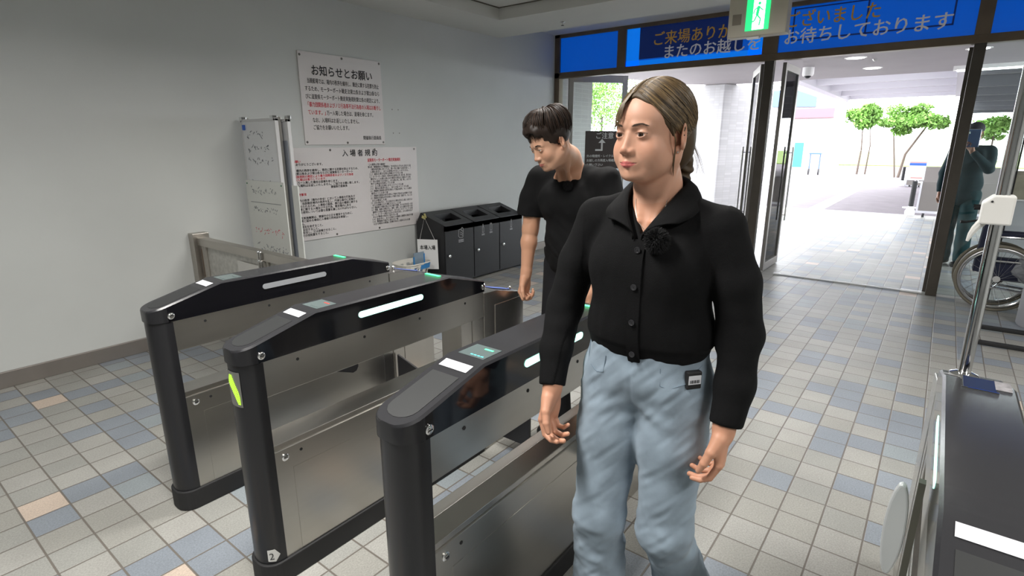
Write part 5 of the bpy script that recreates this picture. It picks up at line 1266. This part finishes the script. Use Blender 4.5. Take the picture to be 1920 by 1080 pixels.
    def jf(v):
        L = B.l(v); k = np.clip((.62-L[:, 2])/.2, 0, 1); s = np.where(L[:, 0] > 0, 1, 2)
        a = .004*vnoise(L*np.array([22, 22, 10]), 9)+k*.009*np.abs(vnoise(np.stack([L[:, 0]*14+s, L[:, 1]*14, L[:, 2]*15+L[:, 0]*12], 1), 4))+k*.005*vnoise(L*np.array([30, 30, 45]), 6)+.0022*vnoise(np.stack([L[:, 0]*20, L[:, 1]*20, L[:, 2]*60+L[:, 0]*60], 1), 12)
        a += .004*np.sin((L[:, 2]+.5*np.abs(L[:, 0]))*95)*np.exp(-((L[:, 2]-.84)/.035)**2)*np.exp(-(L[:, 0]/.10)**2)*(L[:, 1] > 0)
        a -= .010*np.exp(-(L[:, 0]/.004)**2)*(L[:, 2] > .80)*(L[:, 2] < 1.0)*.25
        return a
    DN = fabric('light_denim', (.255, .320, .385), .85, 1200, .35, .1, .16, 14)
    cloth('jeans', T, J, B.w((0, -.05, .53))-np.array([.36, .36, .52]), B.w((0, -.05, .53))+np.array([.36, .36, .54]), .0055, DN, jf, 1)
    DS = mat('denim_seam', (.15, .20, .25), .9); b = MB()
    for sx in (-1, 1):
        pts = [(sx*.150, .0, .985), (sx*.128, .0, .945), (sx*.095, .0, .930), (sx*.075, 0, .935), (sx*.070, 0, 1.0)]
        pp = []
        for i in range(4):
            for t in (0, .33, .66): x = pts[i][0]*(1-t)+pts[i+1][0]*t; z = pts[i][2]*(1-t)+pts[i+1][2]*t; pp.append(B.w((x, max(.0, J.surf(x, z, B))+.001, z)))
        b.tube(pp, .0013, DS, 5)
    b.build('pocket_seam', T, smooth=True)
    # shoes
    for (p, a) in ((( .094, .06, .0), 0), ((-.106, -.13, .0), 18)):
        F = Solid(B); c, s_ = math.cos(math.radians(a)), math.sin(math.radians(a))
        q = lambda y, z: (p[0], p[1]+y*c, .012+z+max(0, -(y-.10))*s_*1.2)
        F.cap(q(-.09, .03), q(.08, .028), .038, .034, .02); F.cap(q(-.07, .07), q(.0, .06), .038, .034, .03); F.cap(q(.06, .02), q(.13, .018), .034, .026, .02); F.plane((0, 0, .002), (0, 0, -1), fr=B, lo=(-.3, -.5, -.1), hi=(.3, .4, .05))
        cloth('shoe', T, F, B.w((p[0], p[1], .06))-np.array([.24, .1, .07]), B.w((p[0], p[1], .06))+np.array([.24, .1, .14]), .004, mat('black_shoe', (.01, .01, .011), .4))
    # hair
    Hs = Solid(H); Hs.ell((0, -.018, .032), (.0785, .0975, .0925), .01); Hs.ell((0, -.065, -.030), (.062, .044, .062), .03)
    zz = np.array([-.10, -.06, -.03, -.005, .02, .045, .060, .074, .086, .14]); yy = np.array([-.060, -.045, -.030, .010, .036, .048, .057, .072, .110, .20])
    Hs.func(lambda P: np.interp(P[..., 2]-.012*np.clip(1-np.abs(P[..., 0])/.03, 0, 1), zz, yy)-P[..., 1], .004, '-', H)
    Hs.ell((.0735, -.010, -.012), (.012, .019, .026), .004, mode='-'); Hs.ell((-.0735, -.010, -.012), (.012, .019, .026), .004, mode='-')
    Hs.cap((0, .07, .122), (0, -.02, .132), .006, .005, .006, mode='-')
    hair_c = [mat('hair_ash', (.105, .068, .032), .38, spec=.5), mat('hair_dark', (.030, .019, .010), .42, spec=.4), mat('hair_light', (.190, .126, .060), .36, spec=.5), mat('hair_ash', (.115, .078, .040), .36)]
    v, f = Hs.mesh(H.o-np.array([.14, .14, .14]), H.o+np.array([.14, .14, .16]), .003); L = H.l(v); N = vnormals(v, f)
    hm = np_mesh('hair', v, f, mat('hair_base', (.060, .039, .020), .55, spec=.3), T)
    rs = random.Random(11); sp = []
    for sx in (-1, 1):
        for i in range(620):
            t = rs.random()**1.15; j = lambda w: rs.uniform(-w, w)
            d0 = (sx*.04, .82-1.24*t, .62+.42*min(1, t*1.6)); d1 = (sx*(1.28-.70*t+j(.05)), 1.02-1.70*t+j(.06), -.05+.85*t+j(.05))
            d2 = (sx*(.16-.1*t)+j(.10), -1, -.62+j(.16)+.12*t)
            sp.append((d0, d1, d2, .0005+rs.uniform(0, .0030), rs.uniform(.0007, .0013), .0006))
    strands(H, sp, hair_c, 'hair_strands', hm, (0, -.018, .032), (.0785, .0975, .0925), 12)
    # fringe wisps, side locks
    b = MB()
    def wisp(pts, r=.0009, m=0): b.tube([H.w(p) for p in pts], [r*(1-.7*i/(len(pts)-1)) for i in range(len(pts))], hair_c[m], 5)
    def onface(x, z, o): return (x, S.surf(x, z, H, .13, -.02)+o, z)
    for i in range(54):
        t = i/53; xe = .014+.052*t; ze = .020-.012*t+rs.uniform(-.010, .012); o = rs.uniform(.005, .010)
        wisp([onface(.002+.004*t, .094, .012), onface(.010+.022*t, .088-.006*t, .012), onface(.30*xe+.70*xe*.9, .066-.004*t, .008+o*.5), onface(xe*.97, .5*(.066+ze), .005+o*.6), onface(xe, ze+.010, .004+o*.5), onface(min(.067, xe+.003), ze, .003+o)], .0010, i % 3)
    for i in range(14):
        t = i/13; sx = -1 if i % 3 else 1; wisp([(sx*.062, .036, .050), (sx*.073, .024, .016), (sx*.077, .012+.004*t, -.012), (sx*.074, .012-.004*t, -.040), (sx*(.066+.004*t), .006, -.062-.014*t), (sx*.060, -.004-.004*t, -.084-.010*t)], .0009, i % 3)
    for i in range(40): # loose flyaways at the nape
        a = rs.uniform(-1, 1); wisp([(a*.045, -.095, -.02), (a*.05, -.118+rs.uniform(-.006, .006), -.06), (a*.05+rs.uniform(-.012, .012), -.126, -.09+rs.uniform(-.02, .01))], .0006, i % 3)
    b.build('fringe', hm, smooth=True, angle=180)
    Bn = Solid(H); Bn.ell((-.004, -.108, -.052), (.030, .022, .026), .01); Bn.ell((-.008, -.112, -.080), (.026, .022, .022), .008); Bn.ell((-.010, -.108, -.104), (.020, .018, .018), .006)
    v, f = Bn.mesh(H.w((0, -.1, -.08))-.08, H.w((0, -.1, -.08))+.08, .0025); L = H.l(v); v = v+vnormals(v, f)*(.0022*np.sin(L[:, 2]*260+np.abs(L[:, 0])*200))[:, None]
    np_mesh('bun', v, f, mat('hair_base', (.075, .050, .028), .42), hm)
    # ear studs
    b = MB(); b.sphere(H.w((-.0745, .001, -.040)), .0022, CHROME, 8, 6); b.sphere(H.w((-.0785, -.014, -.004)), .0014, BLACKM, 8, 6); b.build('ear_stud', T)
    return T, B, C
def H_l(B, H, p): return tuple(float(x) for x in B.l(H.w(p)))
def fur_ball(name, label, c, r, n=1500, seed=1, grp=None):
    t = thing(name, label, 'microphone', c, grp); rs = np.random.RandomState(seed); c = np.array(c)
    b = MB(); b.sphere(c, r*.72, BLACKM, 20, 14); b.build('core', t, smooth=True)
    d = rs.normal(size=(n, 3)); d /= np.linalg.norm(d, axis=1)[:, None]; g = np.cross(d, rs.normal(size=(n, 3))); g /= np.linalg.norm(g, axis=1)[:, None]
    L = r*rs.uniform(.30, .50, n)[:, None]; a = c+d*r*.66; e = a+d*L+g*L*.45+np.array([0, 0, -.15])*L; w = np.cross(d, g)*.0007
    V = np.stack([a-w, a+w, e+w*.2, e-w*.2], 1).reshape(-1, 3); me = bpy.data.meshes.new('fur'); me.from_pydata(V.tolist(), [], [(4*i, 4*i+1, 4*i+2, 4*i+3) for i in range(n)]); me.materials.append(mat('black_fur', (.006, .006, .007), .8)); o = bpy.data.objects.new('fur', me); COL.objects.link(o); attach(o, t); o['kind'] = 'stuff'
    return t
WT, WBF_, WC = woman()
p = WBF_.w((-.050, WC.surf(-.050, 1.292, WBF_)+.022, 1.290)); fur_ball('lapel_microphone', 'black furry microphone windshield clipped on the woman cardigan collar', tuple(map(float, p)), .028, 4200, 1, 'furry lapel microphones')
t = thing('belt_pack', 'small black belt pack with white barcode label at the woman hip', 'transmitter', tuple(map(float, WBF_.w((-.13, .06, .985)))))
b = MB(); F_ = WBF_; o_ = Vector(F_.w((-.140, .058, .955))); nx = Vector(F_.d((-.75, .66, 0))); ny = Vector(F_.d((.66, .75, 0))); b.obox(o_, nx*.008, ny*.019, Vector((0, 0, .022)), BLACKM); b.build('case', t, bevel=.003)
b = MB(); b.obox(o_+nx*.0085+Vector((0, 0, .002)), nx*.0005, ny*.016, Vector((0, 0, .011)), WLABEL)
for k in range(11): b.obox(o_+nx*.0092+ny*(-.012+k*.0024)+Vector((0, 0, -.002)), nx*.0002, ny*(.0004+.0003*(k % 3)), Vector((0, 0, .004)), INK)
b.build('barcode_label', t)

# ---------------------------------------------------------------- man in black T-shirt
def man():
    B = face_frame((2.285, 1.375, 0), 181); H = face_frame((0, 0, 0), 155, -26, -4); H.o = np.array(B.w((.000, .245, 1.502)), np.float32)
    T = thing('person', 'man with dark tousled hair in black T-shirt, head bent down behind the gates', 'person', (2.285, 1.375, 0), 'people in the entrance hall')
    skin = (.50, .285, .190)
    S = Solid(B); S.cap((0, .02, 1.33), (0, .10, 1.43), .066, .060, .02); S.cap((0, .10, 1.43), H_l(B, H, (0, -.025, -.055)), .060, .056, .02); S.ell((0, .04, 1.27), (.160, .095, .12), .03)
    for sx in (-1, 1): S.cap((sx*.02, .110, 1.310), (sx*.09, .085, 1.330), .008, k=.012); S.cap(H_l(B, H, (sx*.055, -.03, -.035)), (sx*.02, .115, 1.325), .013, .010, .012)
    head_solid(S, H, False)
    c = B.w((0, .20, 1.50)); parts = [S.mesh(c-np.array([.18, .17, .26]), c+np.array([.22, .17, .16]), .0024)]
    A = Solid(B); A.ell((0, .03, 1.22), (.150, .09, .15), .03); A.ell((0, .01, 1.03), (.13, .09, .15), .04); A.ell((0, -.02, .92), (.15, .10, .10), .04)
    RA = [(.175, .05, 1.335, .048), (.222, .07, 1.085, .037), (.212, .12, .860, .025)]; LA = [(-.175, .05, 1.335, .048), (-.225, .06, 1.08, .037), (-.20, .18, .865, .025)]
    for ch in (RA, LA, [(.085, -.02, .88, .08), (.09, .04, .50, .055), (.09, -.02, .08, .04)], [(-.085, -.02, .88, .08), (-.09, -.0, .50, .055), (-.09, -.14, .08, .04)]): A.chain(ch, .03)
    parts.append(A.mesh(B.w((0, 0, .8))-np.array([.42, .42, .78]), B.w((0, 0, .8))+np.array([.42, .42, .53]), .010))
    Hd = Solid(B); fr = mk_hand_frame(B.w((.212, .122, .857)), B.d((.0, .20, -1)), B.d((1, -.1, 0)), True)
    Hd.chain([(.215, .07, 1.20, .043), (.222, .07, 1.085, .037), (.220, .085, 1.02, .038), (.212, .12, .860, .0255)], .02); hand(Hd, fr, (48, 70, 40), sc=1.04)
    c = B.w((.215, .10, .97)); parts.append(Hd.mesh(c-np.array([.12, .09, .23]), c+np.array([.12, .09, .26]), .0022))
    Hl = Solid(B); fr = mk_hand_frame(B.w((-.20, .182, .862)), B.d((.02, .35, -1)), B.d((-1, -.1, 0)), False); Hl.cap(LA[1][:3], LA[2][:3], .036, .0255, .01); hand(Hl, fr, (30, 40, 30), sc=1.04)
    c = B.w((-.20, .2, .80)); parts.append(Hl.mesh(c-np.array([.13, .10, .14]), c+np.array([.13, .10, .16]), .003))
    body_mesh('body', T, parts, H, skin, (.40, .12, .10), False)
    eyes(H, T, (0, 1, -.45)); brow_mesh(H, T, mat('brow_black', (.018, .012, .009), .8), .0165, .0038, False)
    C = Solid(B); C.ell((0, .035, 1.235), (.178, .115, .145), .03)
    for sx in (-1, 1):
        C.ell((sx*.075, .095, 1.235), (.07, .04, .06), .05); C.cap((sx*.05, .035, 1.362), (sx*.175, .045, 1.330), .042, .060, .035)
        C.chain([(sx*.180, .048, 1.330, .064), (sx*.212, .055, 1.23, .068), (sx*.224, .062, 1.165, .066)], .02)
    C.ell((0, .01, 1.06), (.165, .125, .15), .05); C.ell((0, -.01, .96), (.165, .128, .13), .04)
    C.ell((0, .115, 1.415), (.078, .085, .090), .004, mode='-')
    for sx in (-1, 1): C.func(lambda P, sx=sx: -((P-np.array((sx*.222, .062, 1.150), np.float32))@np.array((sx*.10, .05, -1), np.float32)), 0, '-', B, (sx*.222-.09, -.05, 1.02), (sx*.222+.09, .17, 1.16))
    C.plane((0, 0, .865), (0, 0, -1), fr=B, lo=(-.19, -.2, .75), hi=(.19, .2, .9))
    def folds(v):
        L = B.l(v); return .006*vnoise(np.stack([L[:, 0]*9, L[:, 1]*9, L[:, 2]*14+L[:, 0]*16], 1), 3)+.003*vnoise(L*np.array([28, 28, 22]), 8)+.005*np.abs(vnoise(np.stack([L[:, 0]*6, L[:, 1]*6, L[:, 2]*30-L[:, 0]*22], 1), 1))*np.clip((1.22-L[:, 2])/.15, 0, 1)
    BT = fabric('black_cotton', (.005, .005, .0055), .9, 800, .2, .0)
    cloth('t_shirt', T, C, B.w((0, 0, 1.13))-np.array([.34, .34, .30]), B.w((0, 0, 1.13))+np.array([.34, .34, .32]), .0052, BT, folds, 1)
    J = Solid(B); J.ell((0, -.015, .93), (.160, .118, .11), .02); J.chain([(.085, -.02, .90, .095), (.09, .04, .50, .072), (.09, -.02, .08, .070)], .03); J.chain([(-.085, -.02, .90, .095), (-.09, .0, .50, .072), (-.09, -.14, .09, .070)], .03); J.plane((0, 0, .04), (0, 0, -1), fr=B, lo=(-.4, -.5, -.1), hi=(.4, .4, .08))
    cloth('trousers', T, J, B.w((0, -.05, .53))-np.array([.34, .34, .52]), B.w((0, -.05, .53))+np.array([.34, .34, .54]), .009, fabric('black_trousers', (.012, .012, .014), .85))
    for x, y in ((.09, .03), (-.09, -.09)):
        F = Solid(B); F.cap((x, y-.09, .04), (x, y+.10, .035), .038, .034, .02); F.cap((x, y-.06, .08), (x, y, .06), .038, .034, .03); F.plane((0, 0, .002), (0, 0, -1), fr=B, lo=(-.3, -.5, -.1), hi=(.3, .4, .05))
        c = B.w((x, y, .06)); cloth('shoe', T, F, c-np.array([.2, .1, .07]), c+np.array([.2, .1, .1]), .006, mat('black_shoe', (.01, .01, .011), .4))
    # hair: full cap and forward-swept clumps
    Hs = Solid(H); Hs.ell((0, -.016, .046), (.084, .102, .092), .01); Hs.ell((0, .045, .080), (.058, .050, .036), .03); Hs.ell((.03, .0, .105), (.05, .06, .03), .02)
    zz = np.array([-.10, -.06, -.03, -.005, .015, .035, .055, .075, .14]); yy = np.array([-.080, -.060, -.036, .006, .034, .052, .066, .086, .20])
    Hs.func(lambda P: np.interp(P[..., 2]+.012*vnoise(P*70, 2), zz, yy)-P[..., 1], .004, '-', H)
    for sx in (-1, 1): Hs.ell((sx*.076, -.010, -.014), (.014, .020, .028), .004, mode='-')
    v, f = Hs.mesh(H.o-.16, H.o+.16, .0034); L = H.l(v); v = v+vnormals(v, f)*(.004*vnoise(np.stack([L[:, 0]*60, L[:, 1]*30, L[:, 2]*30], 1), 2))[:, None]
    hc = [mat('hair_black_brown', (.020, .012, .009), .5, spec=.3), mat('hair_brown_tip', (.040, .023, .015), .5, spec=.3)]; hm = np_mesh('hair', v, f, hc[0], T)
    rs = random.Random(3); sp = []
    for i in range(760):
        a = rs.uniform(-1, 1)*math.pi*.98; s, c_ = math.sin(a), math.cos(a)       # a = 0 is forward
        d0 = (s*.25+rs.uniform(-.2, .2), -.25+c_*.2, 1.0); k = max(0, c_)
        end = rs.uniform(-.16, .26) if k > .45 else (rs.uniform(-.62, -.25) if c_ > -.4 else rs.uniform(-1.0, -.5))
        d2 = (s*1.0+rs.uniform(-.14, .14), c_*1.05, end); d1 = (s*.95+rs.uniform(-.25, .25), c_*.95, .85+rs.uniform(-.1, .1))
        sp.append((d0, d1, d2, .004+rs.uniform(0, .022), rs.uniform(.0016, .0034), .0004))
    strands(H, sp, hc+[hc[0]], 'hair_strands', hm, (0, -.016, .046), (.082, .100, .090), 8)
    return T, B, C
MT, MBF, MC = man()
p = MBF.w((-.035, MC.surf(-.035, 1.315, MBF)+.018, 1.315)); fur_ball('lapel_microphone', 'black furry microphone windshield at the neck of the man T-shirt', tuple(map(float, p)), .022, 1600, 2, 'furry lapel microphones')

# ---------------------------------------------------------------- figure outside behind the glass
def guard():
    B = face_frame((8.75, -.22, 0), 150); H = face_frame((0, 0, 0), 165, -6, 0); H.o = np.array(B.w((0, .02, 1.60)), np.float32)
    T = thing('person', 'person in cap and dark teal jacket raising a blue phone behind the glass', 'person', (8.75, -.22, 0), 'people in the entrance hall')
    S = Solid(B); S.cap((0, 0, 1.40), H_l(B, H, (0, -.02, -.05)), .055, .05, .02); head_solid(S, H, False); S.ell((0, 0, 1.25), (.15, .10, .16), .03); S.ell((0, 0, 1.0), (.14, .10, .16), .05)
    RA = [(-.18, 0, 1.40, .045), (-.27, .12, 1.20, .036), (-.14, .26, 1.40, .026)]; LA = [(.18, 0, 1.40, .045), (.25, -.0, 1.12, .036), (.22, .08, .90, .026)]
    for ch in (RA, LA, [(.09, 0, .9, .08), (.10, .02, .5, .055), (.10, -.01, .08, .04)], [(-.09, 0, .9, .08), (-.10, .02, .5, .055), (-.10, -.01, .08, .04)]): S.chain(ch, .025)
    hand(S, mk_hand_frame(B.w((-.14, .26, 1.40)), B.d((.1, .3, 1)), B.d((-.3, -.9, .2)), False), (45, 60, 40)); hand(S, mk_hand_frame(B.w((.22, .08, .89)), B.d((0, .15, -1)), B.d((1, 0, 0)), True), (30, 40, 30))
    parts = [S.mesh(B.w((0, 0, .9))-np.array([.5, .5, .88]), B.w((0, 0, .9))+np.array([.5, .5, .95]), .008)]
    body_mesh('body', T, parts, H, (.35, .2, .14), (.3, .1, .1), False)
    C = Solid(B); C.ell((0, 0, 1.27), (.185, .13, .17), .03); C.ell((0, 0, 1.02), (.175, .13, .20), .05); C.ell((0, 0, .86), (.18, .135, .12), .04); C.cap((-.17, 0, 1.41), (.17, 0, 1.41), .06, k=.03)
    C.chain([(-.19, 0, 1.40, .065), (-.275, .12, 1.20, .055), (-.16, .24, 1.37, .04)], .02); C.chain([(.19, 0, 1.40, .065), (.26, 0, 1.12, .055), (.225, .07, .93, .045)], .02); C.ell((0, .02, 1.50), (.07, .07, .06), .0, mode='-')
    fl = lambda v: .008*vnoise(B.l(v)*np.array([10, 10, 14]), 2)
    cloth('jacket', T, C, B.w((0, 0, 1.15))-.45, B.w((0, 0, 1.15))+.45, .010, fabric('teal_jacket', (.007, .028, .034), .7), fl)
    J = Solid(B); J.ell((0, 0, .90), (.16, .12, .12), .02); J.chain([(.09, 0, .88, .095), (.10, .02, .5, .08), (.10, -.01, .09, .075)], .03); J.chain([(-.09, 0, .88, .095), (-.10, .02, .5, .08), (-.10, -.01, .09, .075)], .03)
    cloth('trousers', T, J, B.w((0, 0, .5))-.5, B.w((0, 0, .5))+.5, .012, fabric('teal_trousers', (.006, .038, .044), .7), fl)
    for x in (.10, -.10):
        F = Solid(B); F.cap((x, -.08, .045), (x, .12, .038), .042, .036, .02); F.cap((x, -.05, .09), (x, 0, .07), .04, .036, .03)
        c = B.w((x, 0, .06)); cloth('shoe', T, F, c-.2, c+.2, .009, mat('black_shoe', (.01, .01, .011), .4))
    K = Solid(H); K.ell((0, -.012, .052), (.086, .104, .082), .01); K.plane((0, 0, .025), (0, 0, -1), fr=H, lo=(-.2, -.2, -.2), hi=(.2, .2, .03)); K.ell((0, .105, .034), (.060, .060, .008), .008)
    cloth('cap', T, K, H.o-.2, H.o+.2, .006, mat('dark_cap', (.018, .018, .022), .8))
    t = thing('phone', 'blue backed phone held up before the face of the person outside', 'phone', tuple(map(float, B.w((-.145, .31, 1.45)))))
    b = MB(); o = Vector(B.w((-.145, .31, 1.545))); b.obox(o, Vector(B.d((.075, 0, 0))), Vector(B.d((0, .006, 0))), Vector(B.d((0, 0, .10))), mat('phone_blue', (.03, .07, .16), .2)); b.build('case', t, bevel=.006)
    b = MB(); b.obox(o+Vector(B.d((.04, .0075, .06))), Vector(B.d((.012, 0, 0))), Vector(B.d((0, .0015, 0))), Vector(B.d((0, 0, .012))), CHROME); b.build('lens', t)
guard()
